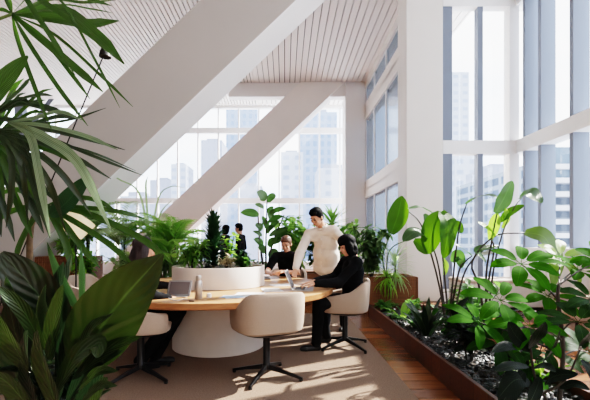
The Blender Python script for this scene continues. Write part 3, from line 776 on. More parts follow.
# white bench and pale seat near the right windows
t = thing('window_bench', 'white boxy bench in front of the corner window', 'bench', (4.0,7.2,0))
MB().box((-.75,-.3,.06),(.78,.35,.5)).build('body', white, t, smooth=False, bevel=.02)
MB().box((-.76,-.32,.5),(.79,.36,.56)).build('seat_pad', creamin, t, smooth=False, bevel=.02)
MB().box((-.7,-.25,0),(.72,.3,.06)).build('plinth', blackp, t, smooth=False)
t = thing('lounge_chair', 'pale upholstered lounge chair on the sunny floor behind the umbrella plant', 'chair', (4.0,4.9,0), math.radians(70))
MB().box((-.38,-.36,.3),(.38,.36,.44)).build('seat', creamin, t, smooth=False, bevel=.04)
MB().obox((0,-.36,.6), .76, .12, .5, Matrix.Rotation(math.radians(10),3,'X')).build('backrest', cream, t, smooth=False, bevel=.04)
for s in (-1,1):
    MB().box((s*.4-.05,-.38,.28),(s*.4+.05,.34,.6)).build('armrest', cream, t, smooth=False, bevel=.03)
    for q in (-1,1): MB().tube([(s*.34,q*.3,.3),(s*.36,q*.33,0)], [.018,.012], 8).build('leg', blackm, t)

# ------------------------------------------------------------------ plants
def plant(name, label, cat, base, group=None): return thing(name, label, cat, base, 0, group)
def L_(t, pts): return [V(p)-V(t.location) for p in pts]
UPC = lambda p: (V((0,0,EYE))-V(p)).normalized()

def leafpart(t, pts, w, m, up, shape='lance', fold=.18, wave=0, nm='leaf', nseg=14, cup=0, twist=0):
    mb = MB(); mb.leaf(L_(t, pts), w, up, fold, shape, wave, nseg, twist, cup)
    return mb.build(nm, m, t, auto=False)
def stempart(t, pts, r, m, nm='stem', n=8):
    p = spline([V(q) for q in L_(t, pts)], 14); k = len(p)
    rs = [r[0]+(r[1]-r[0])*i/(k-1) for i in range(k)] if isinstance(r, (list,tuple)) else r
    return MB().tube(p, rs, n).build(nm, m, t, auto=False)

FW = .86
# ---- A: fan palm hanging into the top left corner, nearest the camera
def fan(t, node, Y, blades, m, scale=1.0):
    mb = MB(); n0 = P(node[0], node[1], Y)
    for b in blades:
        pts = [P(q[0], q[1], Y+q[2] if len(q) > 2 else Y) for q in b[1]]
        w = FW*b[0]*Y/F; up = b[2] if len(b) > 2 else V((.15,-.9,.45))
        mb.leaf(L_(t, [n0]+pts), w, up, .25, 'blade', 0, 14)
    return mb.build('leaf_fan', m, t, auto=False)
base = V((-1.35, 1.25, 0))
t = plant('fan_palm', 'fan palm whose long green fingers hang into the top left corner', 'palm', base)
stempart(t, [base, base+V((.02,0,.6)), base+V((.1,-.02,1.3)), P(-40,40,1.2)], [.02,.012], bark)
stempart(t, [P(-40,40,1.2), P(-15,25,1.17), P(12,14,1.15)], [.006,.004], gstem, 'petiole')
fan(t, (12,14), 1.15, [
    (15,[(60,10,-.02),(95,35,-.05),(124,64,-.06)]), (17,[(55,20,.02),(90,25,.02),(119,21,.03)]),
    (10,[(40,38,.0),(75,68,.0),(103,92,.0)]), (5,[(50,48,.05),(72,75,.06),(90,99,.06)]),
    (5,[(30,45,-.02),(60,90,-.04),(88,126,-.04)]), (4,[(55,35,.03),(100,75,.04),(133,107,.04)]),
    (5,[(18,40,.02),(32,80,.02),(52,131,.02)]), (6,[(50,0,.1),(85,3,.14),(116,0,.16)]),
    (3,[(60,5,.05),(90,9,.06),(113,13,.06)]), (7,[(0,10,0),(-20,14,0),(-45,25,0)]),
    (6,[(30,-5,-.05),(45,-25,-.08),(60,-50,-.1)]), (7,[(8,0,0),(0,-20,0),(-10,-45,0)]),
    (8,[(45,12,.04),(70,22,.05),(100,24,.06)]), (6,[(40,5,.04),(62,-8,.05),(80,-20,.06)])], L_palm)
fan(t, (20,-18), 1.02, [
    (8,[(40,0,0),(70,20,.0),(100,45,.0)]), (6,[(30,5,0),(50,35,.0),(75,75,0)]), (3,[(60,0,0),(95,60,0),(120,108,0)]),
    (9,[(0,-10,0),(-20,0,0),(-40,20,0)]), (7,[(60,-10,0),(90,0,0),(112,6,0)])], L_palm)
leafpart(t, [P(-22,118,1.1), P(2,85,1.1), P(28,56,1.1)], 24*1.1/F, L_palm, (.2,-.9,.4), 'oval', .15)

FW = .72
# ---- B: lady palm, darker blades from the left edge
base = V((-1.25, 1.55, 0))
t = plant('lady_palm', 'dark lady palm with arching blades with a silvery sheen filling the left edge', 'palm', base)
stempart(t, [base, base+V((0,.0,.7)), P(-35,175,1.5), P(-12,128,1.45)], [.02,.010], bark)
fan(t, (-12,118), 1.45, [
    (6,[(20,100),(40,95),(53,96)]), (11,[(20,104),(45,108),(74,118)]), (5,[(30,124),(70,120),(106,108)]), (9,[(10,120),(30,124),(52,140)]),
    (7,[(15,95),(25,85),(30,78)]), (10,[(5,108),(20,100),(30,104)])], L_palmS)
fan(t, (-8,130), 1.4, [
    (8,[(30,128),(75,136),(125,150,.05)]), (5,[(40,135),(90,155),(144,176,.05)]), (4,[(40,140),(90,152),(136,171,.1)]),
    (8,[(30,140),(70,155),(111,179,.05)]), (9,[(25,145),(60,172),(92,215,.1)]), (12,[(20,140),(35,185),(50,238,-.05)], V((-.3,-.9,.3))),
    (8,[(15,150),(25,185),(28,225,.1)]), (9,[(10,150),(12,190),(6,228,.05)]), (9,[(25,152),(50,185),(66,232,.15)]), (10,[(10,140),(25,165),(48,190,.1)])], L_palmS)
fan(t, (8,122), 1.22, [
    (13,[(30,134),(40,175),(50,236)], V((-.2,-.95,.2))), (14,[(45,138),(80,165),(112,232)], V((-.3,-.9,.35))),
    (7,[(45,126),(85,136),(118,150)]), (7,[(35,118),(60,112),(82,120)])], leaf_mat('palm_leaf_sheen', (84,100,78), streak=1.2, rough=.25, transl=.2, rib=.4))  # pale grey green and strong streaks stand in for highlights on the blades
# ---- the random dark interior of the palm
rr = random.Random(11)
for k in range(4):
    n = (rr.uniform(-20,5), rr.uniform(115,160)); Y = rr.uniform(1.55,1.8); bl = []
    for q in range(13):
        a = math.radians(-60+q*15+rr.uniform(-8,8)); L = rr.uniform(45,95)
        bl.append((rr.uniform(6,10), [(n[0]+math.cos(a)*L*.4, n[1]+math.sin(a)*L*.35), (n[0]+math.cos(a)*L*.75, n[1]+math.sin(a)*L*.75+4), (n[0]+math.cos(a)*L, n[1]+math.sin(a)*L+14)], V((rr.uniform(-.4,.4),-.8,.5))))
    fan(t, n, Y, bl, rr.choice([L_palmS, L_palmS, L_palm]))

FW = .86
# ---- D: strap-leaved plant reaching over the person
base = V((-1.35, 1.95, 0))
t = plant('dracaena_palm', 'strap leaved plant arching right in front of the seated person', 'plant', base)
stempart(t, [base, base+V((.05,0,.6)), P(30,235,1.9), P(45,206,1.85)], [.02,.012], bark)
fan(t, (45,206), 1.85, [
    (8,[(85,213),(140,238),(173,264,-.1)]), (7,[(75,222),(110,245),(138,270,-.1)]), (6,[(85,208),(120,212),(148,220,.1)]),
    (7,[(65,225),(80,245),(100,268)]), (8,[(60,230),(68,250),(72,272)]), (7,[(30,225),(20,245),(15,262)]), (8,[(25,208),(5,215),(-12,232)]),
    (7,[(30,195),(15,190),(-5,196)]), (6,[(70,198),(95,200),(118,212)])], L_palm)
leafpart(t, [P(50,215,1.8), P(66,203,1.78), P(90,176,1.75)], 20*1.8/F, L_dk, (.3,-.9,.3), 'oval', .2)
leafpart(t, [P(38,205,1.9), P(30,190,1.9), P(26,168,1.9)], 16*1.8/F, L_dk, (.3,-.9,.3), 'oval', .2)

# ---- E: broad glossy plant bottom left
base = V((-1.0, 1.45, 0))
t = plant('broad_leaf_plant', 'broad leaved glossy dark green plant filling the bottom left corner', 'plant', base)
stempart(t, [base, P(58,520,1.42), P(60,420,1.4)], [.028,.02], gstem)
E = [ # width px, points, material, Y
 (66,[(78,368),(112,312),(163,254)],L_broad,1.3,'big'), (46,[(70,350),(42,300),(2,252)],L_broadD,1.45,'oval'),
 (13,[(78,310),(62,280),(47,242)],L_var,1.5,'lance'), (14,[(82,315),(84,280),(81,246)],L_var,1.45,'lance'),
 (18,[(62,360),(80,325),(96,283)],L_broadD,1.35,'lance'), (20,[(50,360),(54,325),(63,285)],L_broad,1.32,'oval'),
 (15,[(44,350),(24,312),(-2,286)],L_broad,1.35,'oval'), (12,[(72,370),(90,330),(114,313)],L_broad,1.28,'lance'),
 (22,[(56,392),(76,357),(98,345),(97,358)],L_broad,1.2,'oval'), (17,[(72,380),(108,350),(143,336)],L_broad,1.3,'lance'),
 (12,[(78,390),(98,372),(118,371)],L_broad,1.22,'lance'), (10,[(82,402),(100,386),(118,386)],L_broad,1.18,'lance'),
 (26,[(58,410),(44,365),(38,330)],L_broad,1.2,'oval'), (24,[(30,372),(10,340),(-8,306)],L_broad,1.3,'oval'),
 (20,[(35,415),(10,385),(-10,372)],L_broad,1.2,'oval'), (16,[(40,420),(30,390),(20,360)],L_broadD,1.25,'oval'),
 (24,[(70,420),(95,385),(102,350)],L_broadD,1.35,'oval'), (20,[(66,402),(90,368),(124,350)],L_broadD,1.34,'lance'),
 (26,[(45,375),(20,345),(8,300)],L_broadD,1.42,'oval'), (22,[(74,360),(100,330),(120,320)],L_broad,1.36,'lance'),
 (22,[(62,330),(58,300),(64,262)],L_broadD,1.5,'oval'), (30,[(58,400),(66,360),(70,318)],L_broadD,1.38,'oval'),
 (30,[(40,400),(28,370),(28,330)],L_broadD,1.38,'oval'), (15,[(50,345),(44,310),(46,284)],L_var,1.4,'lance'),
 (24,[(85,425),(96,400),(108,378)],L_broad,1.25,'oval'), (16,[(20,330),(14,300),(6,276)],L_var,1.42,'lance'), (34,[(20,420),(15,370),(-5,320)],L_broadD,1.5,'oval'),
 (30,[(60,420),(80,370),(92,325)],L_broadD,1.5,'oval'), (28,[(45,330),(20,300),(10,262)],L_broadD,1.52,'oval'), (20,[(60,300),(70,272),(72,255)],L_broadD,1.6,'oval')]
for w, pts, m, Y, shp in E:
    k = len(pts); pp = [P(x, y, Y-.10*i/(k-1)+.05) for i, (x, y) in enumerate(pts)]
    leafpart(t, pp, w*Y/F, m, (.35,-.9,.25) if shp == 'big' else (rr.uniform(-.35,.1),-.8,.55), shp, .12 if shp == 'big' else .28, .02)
rr = random.Random(5)
for k in range(46):
    a = rr.uniform(-200,20); b = P(60+rr.uniform(-34,26), rr.uniform(372,440), 1.5+rr.uniform(-.1,.15))
    pts = arc(b, rr.uniform(150,390), rr.uniform(40,80), rr.uniform(.14,.27), rr.uniform(20,90))
    leafpart(t, pts, rr.uniform(.04,.075), rr.choice([L_broad, L_broadD, L_broadD]), (0,-.3,1), rr.choice(['lance','oval']), .3, .02)

# ---- floor lamp on the left
t = thing('floor_lamp', 'slender black floor lamp with tiny head against the big white brace', 'lamp', P(104,56,2.0).xy.to_3d()+V((-.92,0,0)))
h0 = P(103,57,2.0); b0 = V(t.location)
MB().tube([(0,0,.02), h0-b0], .0035, 8).build('pole', blackm, t); MB().lathe([(0,0),(.13,0),(.13,.015),(.01,.022),(0,.022)], n=28).build('base', blackm, t)
MB().lathe([(0,.05),(.018,.046),(.026,.025),(.03,0),(.026,.0),(.0,.012)], c=tuple(P(105,57,2.0)-b0), n=20).build('lamp_shade', blackp, t)

# ---- generators for middle distance plants (all in world metres)
def bush(name, label, cat, base, z0, n, L, w, m, spread=.25, h=.4, el=(10,70), droop=60, shape='lance', stems=5, seed=1, sm=dstem, group=None, fold=.2, r=.006):
    rr = random.Random(seed); base = V(base); t = plant(name, label, cat, (base.x, base.y, z0), group)
    st = MB(); fo = MB()
    ends = []
    for i in range(stems):
        a = rr.uniform(0, 6.28); q = rr.random()**.6*spread
        tip = V((math.cos(a)*q, math.sin(a)*q, h*rr.uniform(.6,1)))
        pts = spline([V((0,0,0))+V((math.cos(a),math.sin(a),0))*.02, tip*.5+V((0,0,.04)), tip], 8); st.tube(pts, [r*(1-.5*j/8) for j in range(9)], 5); ends.append(pts)
    for i in range(n):
        e = rr.choice(ends); p = e[rr.randint(2, 8)]
        az = rr.uniform(0, 360); l = L*rr.uniform(.7,1.15)
        pts = arc(p, az, rr.uniform(*el), l, droop*rr.uniform(.5,1.3)); fo.leaf(pts, w*rr.uniform(.8,1.15), (0,0,1), fold, shape, 0, 6)
    st.build('stem', sm, t, auto=False); fo.build('foliage', m, t, auto=False); return t
def spiky(name, label, cat, base, z0, zt, n, L, w, m, seed=1, el=(-10,80), droop=70, trunk=bark, tr=.014, lean=(0,0), crown=.08):
    rr = random.Random(seed); t = plant(name, label, cat, (base[0], base[1], z0)); top = V((lean[0], lean[1], zt-z0))
    MB().tube(spline([V((0,0,0)), top*.5+V((lean[0]*.1,0,0)), top], 8), [tr*(1-.03*j) for j in range(9)], 8).build('stem', trunk, t, auto=False)
    fo = MB()
    for i in range(n):
        f = rr.random(); p = top-V((0,0,crown*f)); fo.leaf(arc(p, rr.uniform(0,360), el[1]+(el[0]-el[1])*f+rr.uniform(-8,8), L*rr.uniform(.75,1.1), droop*rr.uniform(.6,1.2)), w, (0,0,1), .25, 'strap', 0, 7)
    fo.build('foliage', m, t, auto=False); return t
def frond_palm(name, label, base, z0, nf, L, h, m, seed=1, leaflet=.22, lw=.018, el=(35,80), droop=70, cat='palm'):
    rr = random.Random(seed); t = plant(name, label, cat, (base[0], base[1], z0)); fo = MB(); st = MB()
    for i in range(nf):
        az = 360*i/nf+rr.uniform(-20,20); b = V((rr.uniform(-.05,.05), rr.uniform(-.05,.05), 0)); tp = b+V((math.cos(math.radians(az))*.05, math.sin(math.radians(az))*.05, h*rr.uniform(.6,1)))
        st.tube([b, tp], [.010,.006], 6); e = rr.uniform(*el); sp = spline(arc(tp, az, e, L*rr.uniform(.8,1.1), droop), 16); st.tube(sp, [.005*(1-.8*j/16) for j in range(17)], 5)
        for j in range(2, 17):
            f = j/16; tg = (sp[j]-sp[j-1]).normalized(); sd = tg.cross(V((0,0,1))).normalized()
            for s in (-1,1):
                d = (tg*.65+sd*s*.75+V((0,0,.1))).normalized(); l = leaflet*(math.sin(PI*(.15+.8*f)))**.6*rr.uniform(.85,1.1)
                fo.leaf([sp[j], sp[j]+d*l*.5+V((0,0,-.008)), sp[j]+d*l+V((0,0,-.06*l/.2))], lw, (0,0,1), .3, 'lance', 0, 5)
    st.build('stem', gstem, t, auto=False); fo.build('foliage', m, t, auto=False); return t
def whorls(t, nodes, stem_from, m, L=.17, w=.07, n=7, seed=2, el=(25,-10), droop=35, trunk_m=dstem, r=.006, parts=True, shape='oval'):
    rr = random.Random(seed)
    for i, nd in enumerate(nodes):
        nd = V(nd); sf = V(stem_from[i]); mm = m[i] if isinstance(m, list) else m
        stempart(t, [sf, sf.lerp(nd,.5)+V((0,0,.02)), nd], [r, r*.6], trunk_m, 'branch', 6)
        a0 = rr.uniform(0, 360); mb = MB(); nn = V((rr.uniform(-.25,.25), rr.uniform(-.75,-.45), .85)).normalized(); ax = nn.cross(V((1,0,0))).normalized(); ay = nn.cross(ax)
        for k in range(n):
            az = math.radians(a0+360*k/n+rr.uniform(-10,10)); l = L*rr.uniform(.75,1.15); d = ax*math.cos(az)+ay*math.sin(az)
            pts = [nd, nd+d*l*.22+nn*.01]; q = [pts[1], pts[1]+d*l*.5+nn*l*.05, pts[1]+d*l*.98-nn*l*.05-V((0,0,l*.05))]
            mb.tube(L_(t, pts), .002, 5); mb.leaf(L_(t, q), w*rr.uniform(.85,1.1), nn, .12, shape, .02, 9)
        mb.build('leaf_whorl', mm, t, auto=False)

# ---- table planter contents
tz = .728+.19
spiky('dracaena', 'dense dark dracaena column in the middle of the table planter', 'plant', (-.86,4.55), tz, 1.45, 420, .20, .034, L_dk, 3, (15,80), 30, crown=.52, tr=.016)
bush('fern', 'bright green fern at the left of the table planter', 'fern', (-1.12,4.55), tz, 360, .20, .032, L_farM, .22, .30, (-5,75), 80, seed=4, stems=9)
bush('leafy_houseplant', 'lime leaved small plant right of the dark dracaena', 'plant', (-.68,4.62), tz, 70, .09, .05, L_lime, .09, .42, (0,50), 40, 'oval', 6, 5)
bush('ground_cover', 'low green leafy plant at the right end of the table planter', 'plant', (-.47,4.45), tz, 150, .10, .045, L_mid, .15, .13, (-10,70), 60, 'oval', 8, 6)
bush('fittonia', 'pinkish pale leafed low plant at the dracaena\'s foot', 'plant', (-.66,4.35), tz, 70, .08, .045, leaf_mat('pink_leaf', (176,150,118), rough=.5, rib=.3), .1, .16, (0,70), 60, 'oval', 6, 7)
bush('pothos', 'grey green low plant between the fern and the dracaena', 'plant', (-.98,4.80), tz, 130, .11, .045, L_grey, .16, .34, (-10,70), 60, 'oval', 8, 8)
bush('philodendron', 'dark small leafed plant in the rear of the table planter', 'plant', (-.55,4.85), tz, 110, .10, .045, L_dk, .14, .24, (0,70), 60, 'oval', 8, 9)

# ---- plants left of the table
frond_palm('areca_palm', 'feathery areca palm standing right behind the table planter\'s left end', (-1.80,6.1), .28, 24, .62, .95, L_farM, 12, .28, .042, el=(40,88), droop=60)
frond_palm('areca_palm', 'feathery palm in the reddish planter beside the second brace', (-2.30,7.2), .5, 22, .75, .72, L_farM, 13, .3, .045, el=(35,88))
frond_palm('kentia_palm', 'grey green kentia palm rising above the dark haired person', (-3.15,7.35), .5, 18, .9, .9, L_farG, 14, .36, .05, el=(40,88))
frond_palm('kentia_palm', 'tall pale palm on the left in front of the great brace\'s foot', (-3.9,7.5), .5, 18, .95, 1.0, L_farG, 15, .36, .05, el=(40,88))
bush('leafy_shrub', 'grey green shrub low in the reddish wooden planter', 'plant', (-2.75,6.85), .5, 420, .18, .06, L_farG, .42, .6, (-20,70), 60, 'oval', 16, 16)
bush('leafy_shrub', 'mid green shrub in the taller reddish planter', 'plant', (-4.1,7.2), .93, 380, .18, .055, L_farM, .40, .45, (-20,70), 60, 'oval', 16, 17)
bush('leafy_shrub', 'lime green sunlit shrub beside the taller reddish planter', 'plant', (-3.55,6.75), .5, 260, .18, .06, L_lime, .28, .6, (-20,70), 60, 'oval', 14, 18)
bush('leafy_shrub', 'dark shrub in the reddish planter behind the areca palm', 'plant', (-2.05,7.0), .5, 420, .16, .05, L_farD, .38, .55, (-20,70), 60, 'oval', 16, 19)
t = thing('plant_pot', 'dark brown square pot under the areca palm behind the table', 'pot', (-1.80,6.1,0))
MB().box((-.24,-.2,0),(.24,.2,.32)).build('body', terra, t, smooth=False, bevel=.015); MB().box((-.22,-.18,.3),(.22,.18,.325)).build('soil', soil, t, smooth=False)
t = plant('spider_flower', 'thin arching leaf stalks standing up between brace and palms', 'plant', (-2.55,7.0,.5))
for pts in ([(150,250),(146,190),(148,176)], [(150,250),(158,200),(170,187),(186,188)], [(150,250),(140,195),(120,180),(104,172)], [(152,250),(160,215),(172,200)]):
    q = [P(x,y,7.0) for x,y in pts]; leafpart(t, q, .04, L_farG, (0,-.6,.8), 'strap', .2, nm='leaf')

# vine wall
t = thing('vine_screen', 'pale screen wall at the left dotted with dark climbing leaves', 'screen', (-5.6,8.0,0))
MB().box((-1.9,0,0),(.85,.08,2.25)).build('panel', planter_w, t, smooth=False, bevel=.01)
mb = MB(); rr = random.Random(21); vm = MB()
for k in range(11):
    x = -1.8+k*.25; pts = [(x+rr.uniform(-.08,.08), -.02, 2.2-j*.25) for j in range(8)]; vm.tube(spline([V(p) for p in pts], 20), .006, 5)
    for j in range(22):
        mb.leaf(arc((x+rr.uniform(-.12,.12),-.03,rr.uniform(.4,2.15)), rr.uniform(200,340), rr.uniform(-50,30), .10, 40, 3), .07, (0,-1,.3), .2, 'oval', 0, 5)
vm.build('vine', dstem, t, auto=False); mb.build('foliage', L_farD, t, auto=False)
t = thing('drum_lamp', 'standing lamp with tilted cream drum shade glowing warm among the left plants', 'lamp', (-2.75,5.0,0))
shm = mat('cream_shade', (236,214,176), .8, emis=.35)
MB().lathe([(0,0),(.15,0),(.15,.02),(.012,.03),(.0,.03)], n=28).build('base', blackm, t); MB().tube([(0,0,.02),(0,0,1.4)], .01, 8).build('pole', blackm, t)
o = MB().lathe([(.15,-.11),(.19,.13),(.18,.13),(.14,-.11)], n=32).build('lamp_shade', shm, t); o.location = (0,0,1.46); o.rotation_euler = (math.radians(-20), math.radians(28), 0)

# ---- tall thin plant behind planter
base = V((-.32,7.75,.46)); t = plant('fiddle_fig', 'tall thin plant with spaced oval leaves against the far windows', 'plant', base)
Yp = 7.75
for a, b_, c_ in (((266,270),(266,240),(267,200)), ((268,270),(272,245),(284,215)), ((264,270),(260,245),(258,215))):
    stempart(t, [P(*a,Yp), P(*b_,Yp), P(*c_,Yp)], [.026,.012], dstem)
for px, py, qx, qy, w in ((266,200,258,193,10),(267,201,275,197,10),(259,215,243,213,9),(264,208,256,205,5),(267,212,273,208,5),(270,213,284,209,6),(268,217,274,214,12),(268,222,281,217,7),
     (264,224,262,219,8),(268,228,263,222,8),(270,228,278,222,6),(266,232,273,228,8),(269,236,286,229,6),(262,236,254,232,4),(272,244,290,231,7),(263,245,255,240,7),(276,238,291,236,7),(268,246,276,240,8),(266,252,259,248,8),(268,256,277,252,8),(262,230,256,226,8)):
    p = P(px,py,Yp); q = P(qx,qy,Yp-.08); leafpart(t, [p, p.lerp(q,.5)+V((0,0,.02)), q+(q-p)*.15], w*1.35*Yp/F, rnd.choice([L_mid, L_farD, L_mid]), (rnd.uniform(-.3,.3),-.7,.6), 'oval', .1, nseg=8)
bush('leafy_shrub', 'low dark shrub at the foot of the tall thin plant', 'plant', (-.55,7.7), .46, 240, .16, .06, L_farD, .36, .4, (0,70), 60, 'oval', 10, 31)

# ---- behind the men
frond_palm('fan_leaf_palm', 'bright palm fanning out behind the standing man\'s shoulder', (1.0,7.9), .58, 15, .50, .62, L_farM, 32, .26, .045, (40,88), 50)
bush('monstera', 'broad leaved plant between the tall thin plant and the standing man', 'plant', (.22,7.85), .58, 200, .26, .13, L_farM, .42, 1.15, (-20,60), 60, 'oval', 14, 33)
bush('leafy_shrub', 'dark leafy shrub right behind the standing man', 'plant', (.65,7.9), .58, 420, .2, .07, L_farD, .48, .95, (0,70), 60, 'oval', 10, 34)
bush('schefflera', 'bushy plant spreading left of the slatted upright planter', 'plant', (1.3,7.8), .58, 480, .21, .07, L_farM, .46, 1.05, (0,60), 70, 'oval', 12, 35)
spiky('fan_dracaena', 'pointed leaf fan standing up beside the standing man\'s head', 'plant', (1.0,8.0), .58, 1.66, 40, .42, .05, L_farM, 36, (20,85), 30)
# upright planter group
t = bush('umbrella_tree', 'dense umbrella tree in the upright slatted planter', 'plant', (1.55,6.8), .61, 420, .2, .07, L_farD, .36, 1.0, (-30,50), 70, 'oval', 12, 37)
spiky('dragon_tree', 'spiky narrow leaved dragon tree leaning out of the upright slatted planter', 'plant', (1.9,6.55), .61, .92, 110, .42, .02, L_farG, 38, (-25,80), 60, crown=.25)
spiky('dragon_tree', 'lower spiky clump spilling down the slatted planter\'s front', 'plant', (1.72,6.42), .61, .70, 90, .36, .02, L_lime, 39, (-40,60), 90, crown=.12)
base = P(386,272,6.7); base.z = .61
t = plant('giant_paddle_plant', 'single tall upright paddle leaf beside the big white pillar', 'plant', base)
stempart(t, [base, P(383,255,6.6), P(392,232,6.5)], [.014,.008], gstem, 'petiole')
leafpart(t, [P(391,234,6.5), P(398,215,6.5), P(402,196,6.5)], 20*6.5/F, L_bird, (-.2,-1,.1), 'oval', .12, .02)
stempart(t, [base, P(390,250,6.5), P(412,238,6.3)], [.012,.007], gstem, 'petiole')

# ---- bird of paradise in the long planter
base = V((1.88,4.4,.13)); Yb = 4.37
t = plant('bird_of_paradise', 'bird of paradise with large backlit paddle leaves in the low planter', 'plant', base)
def pet(pts, r=(.013,.006), Y=Yb): return stempart(t, [base+V((rnd.uniform(-.04,.04),rnd.uniform(-.04,.04),0))]+[P(x,y,Y) for x,y in pts], r, dstem, 'petiole')
pet([(455,260),(460,225),(467,203)]); pet([(444,270),(441,235),(441,212)]); pet([(440,275),(434,250),(428,237)]); pet([(438,280),(425,235),(405,213)][:2]+[(418,220),(409,212)]);
pet([(458,275),(465,262),(472,256)]); pet([(462,280),(474,258),(484,250)])
def bl(pts, w, m, up, shape='paddle', Y=Yb, fold=.15, wave=.03, cup=0): leafpart(t, [P(p[0], p[1], Y+(p[2] if len(p) > 2 else 0)) for p in pts], w*Y/F, m, up, shape, fold, wave, nseg=16, cup=cup)
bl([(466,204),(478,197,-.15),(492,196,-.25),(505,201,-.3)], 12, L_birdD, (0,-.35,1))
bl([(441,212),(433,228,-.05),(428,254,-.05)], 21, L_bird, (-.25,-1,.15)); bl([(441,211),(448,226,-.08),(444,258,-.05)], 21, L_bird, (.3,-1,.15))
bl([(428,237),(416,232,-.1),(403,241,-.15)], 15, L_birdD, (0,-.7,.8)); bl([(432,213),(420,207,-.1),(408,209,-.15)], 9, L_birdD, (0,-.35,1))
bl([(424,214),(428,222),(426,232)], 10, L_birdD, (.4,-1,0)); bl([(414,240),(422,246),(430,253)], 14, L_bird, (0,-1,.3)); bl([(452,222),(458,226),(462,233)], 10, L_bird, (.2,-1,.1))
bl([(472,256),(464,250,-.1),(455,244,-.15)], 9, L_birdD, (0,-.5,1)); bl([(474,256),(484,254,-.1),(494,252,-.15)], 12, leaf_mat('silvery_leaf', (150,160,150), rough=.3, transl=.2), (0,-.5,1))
bl([(452,262),(458,255),(462,268)], 12, L_mid, (0,-1,.3)); bl([(443,258),(446,266),(444,276)], 6, L_lime, (.3,-1,.1))
# second one
base = V((1.98,3.75,.13)); Yb2 = 3.75
t = plant('bird_of_paradise', 'second bird of paradise with one large leaf drooping at the side window', 'plant', base)
pet([(486,280),(492,240),(497,214)], Y=Yb2); pet([(488,285),(494,250),(491,238)], Y=Yb2); pet([(480,290),(472,262),(495,236),(526,233)], Y=Yb2); pet([(492,280),(502,235),(514,208),(522,198)], Y=Yb2, r=(.011,.003)); 
bl([(495,213),(503,200),(512,181)], 17, L_birdD, (.3,-1,.1), Y=Yb2); bl([(519,198),(530,193,-.1),(542,203,-.15)], 19, L_birdD, (.1,-.8,.6), Y=Yb2)
bl([(490,240),(494,226),(497,213)], 11, L_lime, (-.5,-1,.2), Y=Yb2); bl([(500,222),(510,212),(524,205)], 9, L_bird, (0,-.8,.8), Y=Yb2)
bl([(525,232),(545,238,-.1),(554,262,-.15),(553,288,-.15)], 27, leaf_mat('droop_leaf', (72,100,34), transl=.3, rib=.4, stripes=24), (.5,-1,.2), Y=Yb2)
bl([(486,262),(478,250),(500,246)], 9, L_birdD, (0,-.6,.8), Y=Yb2); bl([(500,236),(488,228),(478,222)], 7, L_lime, (0,-.8,.8), Y=Yb2); bl([(502,228),(507,218),(505,208)],7,L_lime,(.2,-1,0),Y=Yb2)

# ---- small plants along the planter
def rosette(name, label, base, n, L, w, m, seed, el=(55,85), droop=30, shape='lance', cat='plant', z0=.13):
    rr = random.Random(seed); t = plant(name, label, cat, (base[0], base[1], z0)); 
    for i in range(n):
        az = rr.uniform(0,360); d = V((math.cos(math.radians(az)), math.sin(math.radians(az)), 0))*.03
        pts = arc(V(t.location)+d, az, rr.uniform(*el), L*rr.uniform(.7,1.1), droop*rr.uniform(.5,1.3))
        leafpart(t, pts, w*rr.uniform(.8,1.15), m if not isinstance(m, list) else rr.choice(m), (0,0,1), shape, .25, .02, nseg=9)
    return t
g1 = G(430,336,.13); rosette('cast_iron_plant', 'upright dark broad bladed plant left of the bird of paradise', (1.66,4.45), 13, .52, .085, [L_broad, L_var, L_broadD], 41)
rosette('peace_lily', 'glossy green plant under the big drooping paddle leaves', (1.72,4.95), 12, .38, .09, [L_mid, L_broad], 42, (40,80), 50)
rosette('peace_lily', 'bright low broad leaved plant in the middle of the low planter', (1.7,5.5), 14, .30, .09, [L_mid, L_lime], 43, (25,75), 60, 'oval')
bush('ivy_clump', 'low dark leafy clump at the far end of the low planter', 'plant', (1.62,6.0), .13, 140, .12, .055, L_mid, .2, .15, (0,70), 60, 'oval', 10, 44)
bush('ivy_clump', 'mid green low clump beside the far dark clump', 'plant', (1.95,5.9), .13, 120, .12, .055, L_mid, .22, .2, (0,70), 60, 'oval', 10, 45)
rosette('philodendron', 'broad bright leaf plant at the foot of the pillar', (2.2,5.0), 12, .5, .13, [L_mid, L_bird], 46, (30,80), 50, 'oval')
bush('rubber_shrub', 'dark purple green shrub with oval leaves on the slate', 'plant', (1.72,3.55), .13, 80, .17, .065, L_fic, .22, .48, (-10,60), 50, 'oval', 7, 47)
bush('rubber_shrub', 'dark shrub just behind the slate in front of the second bird of paradise', 'plant', (1.98,3.35), .13, 80, .17, .065, L_fic, .22, .5, (-10,60), 50, 'oval', 7, 48)
bush('leafy_shrub', 'dense mid green shrub filling the planter behind the umbrella plant', 'plant', (1.95,3.0), .13, 34, .17, .07, L_umbD, .22, .42, (-20,60), 50, 'oval', 10, 61)
bush('leafy_shrub', 'dark leafed shrub between the two bird of paradise plants', 'plant', (1.85,4.05), .13, 80, .15, .06, L_umbD, .26, .45, (-20,60), 50, 'oval', 10, 62)
bush('leafy_shrub', 'green leafy shrub at the planter\'s rear corner by the white bench', 'plant', (2.3,4.6), .13, 150, .18, .07, L_mid, .3, .6, (-20,60), 50, 'oval', 10, 63)
rosette('aglaonema', 'light green low plant between the dark shrubs', (2.0,3.05), 14, .32, .08, [L_lime, L_umb], 49, (30,75), 60, 'oval')

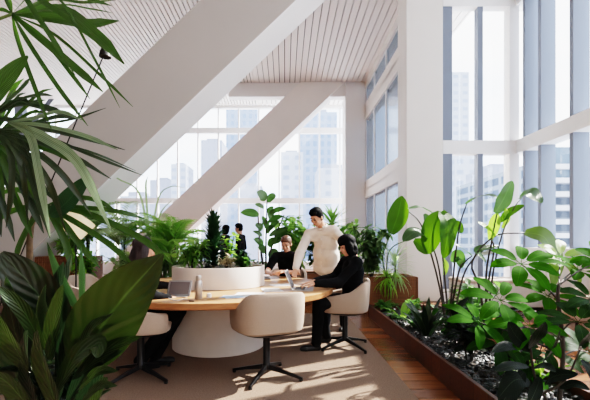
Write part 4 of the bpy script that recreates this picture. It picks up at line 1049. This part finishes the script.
# ---- umbrella plant on the right
base = V((1.80,2.5,.13)); t = plant('umbrella_plant', 'large umbrella plant with backlit green leaflets at the right edge', 'plant', base)
Yu = 2.5; trunk = [base, P(563,349,Yu), P(558,300,Yu), P(559,284,Yu)]
stempart(t, trunk, [.016,.009], dstem, 'trunk', 10)
nodes = [(521,264,2.35),(578,270,2.7),(500,300,2.45),(548,296,2.75),(592,300,2.45),(530,326,2.3),(478,322,2.7),(578,322,2.3),(600,262,2.6),(500,342,2.6),(545,350,2.7),(588,352,2.75),(560,258,2.9)]
fr = [(556,298),(559,285),(560,325),(558,296),(561,305),(562,340),(563,355),(563,330),(559,285),(562,350),(562,360),(563,355),(559,285)]
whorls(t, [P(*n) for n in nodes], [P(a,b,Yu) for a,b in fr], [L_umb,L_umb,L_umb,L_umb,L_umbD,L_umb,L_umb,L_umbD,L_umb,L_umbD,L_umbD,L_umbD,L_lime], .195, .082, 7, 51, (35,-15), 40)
base = V((1.66,2.2,.13)); t = plant('rubber_plant', 'near rubber plant with almost black oval leaves at the lower right', 'plant', base)
stempart(t, [base, P(538,385,2.2), P(530,345,2.2)], [.010,.006], dstem, 'trunk'); stempart(t, [P(540,395,2.2), P(565,380,2.15), P(580,350,2.1)], [.008,.004], dstem, 'trunk')
for pts, w, up in (([(531,348),(536,338),(545,322)],20,(.3,-1,.2)), ([(545,360),(553,348),(560,330)],10,(.4,-.8,.3)), ([(528,366),(512,366),(494,371)],13,(0,-.4,1)), ([(534,368),(545,366),(556,372)],13,(0,-.5,1)),
     ([(545,385),(555,376),(578,374)],18,(0,-.5,1)), ([(560,388),(575,384),(590,390)],12,(0,-.6,1)), ([(530,382),(515,380),(498,398)],18,(.2,-.7,.8)), ([(578,352),(584,344),(594,330)],20,(.3,-1,.3)),
     ([(522,350),(508,346),(492,352)],12,(0,-.6,.9)), ([(530,350),(516,336),(508,322)],16,(-.2,-.9,.4)), ([(582,360),(590,370),(596,388)],12,(.2,-1,.3)), ([(524,372),(510,390),(500,408)],18,(0,-.8,.5)), ([(540,378),(535,392),(528,406)],14,(.2,-.9,.4))):
    leafpart(t, [P(x,y,2.2-.05*i) for i,(x,y) in enumerate(pts)], w*2.2/F, L_fic, up, 'oval', .12)
rosette('rubber_seedling', 'small dark leaved plant on the slate near the planter edge', (1.62,2.75), 12, .2, .06, L_fic, 53, (10,70), 30, 'oval')

# ------------------------------------------------------------------ light
w = bpy.data.worlds.new('W'); S.world = w; w.use_nodes = True; nt = w.node_tree; L = nt.links.new
bg = nt.nodes['Background']; tc = nt.nodes.new('ShaderNodeTexCoord'); n = nt.nodes.new('ShaderNodeTexNoise'); n.inputs['Scale'].default_value = 3.2; n.inputs['Detail'].default_value = 6
mp = nt.nodes.new('ShaderNodeMapping'); mp.inputs['Scale'].default_value = (1,1,2.2); L(tc.outputs['Generated'], mp.inputs[0]); L(mp.outputs[0], n.inputs['Vector'])
r = nt.nodes.new('ShaderNodeValToRGB'); r.color_ramp.elements[0].position = .42; r.color_ramp.elements[0].color = (.74,.84,1.0,1); r.color_ramp.elements[1].position = .6; r.color_ramp.elements[1].color = (1,1,1,1)
L(n.outputs['Fac'], r.inputs[0]); L(r.outputs[0], bg.inputs[0]); bg.inputs[1].default_value = 3.5
sd = bpy.data.lights.new('sun', 'SUN'); sd.energy = 16; sd.angle = math.radians(.6); sd.color = (1,.93,.83)
so = bpy.data.objects.new('sun', sd); C.objects.link(so); so.location = (8,8,12)
so.rotation_euler = V((.80,.42,.66)).to_track_quat('Z','Y').to_euler()

# ------------------------------------------------------------------ camera
cd = bpy.data.cameras.new('cam'); cam = bpy.data.objects.new('cam', cd); C.objects.link(cam); S.camera = cam
cam.location = (0,0,EYE); cam.rotation_euler = (PI/2,0,0); cd.sensor_width = 36; cd.sensor_fit = 'HORIZONTAL'; cd.lens = 36*F/590
cd.shift_x = (295-CX)/590; cd.shift_y = (CY-200)/590; cd.clip_start = .05; cd.clip_end = 800
S.view_settings.view_transform = 'Filmic'; S.view_settings.look = 'High Contrast'; S.view_settings.exposure = .5
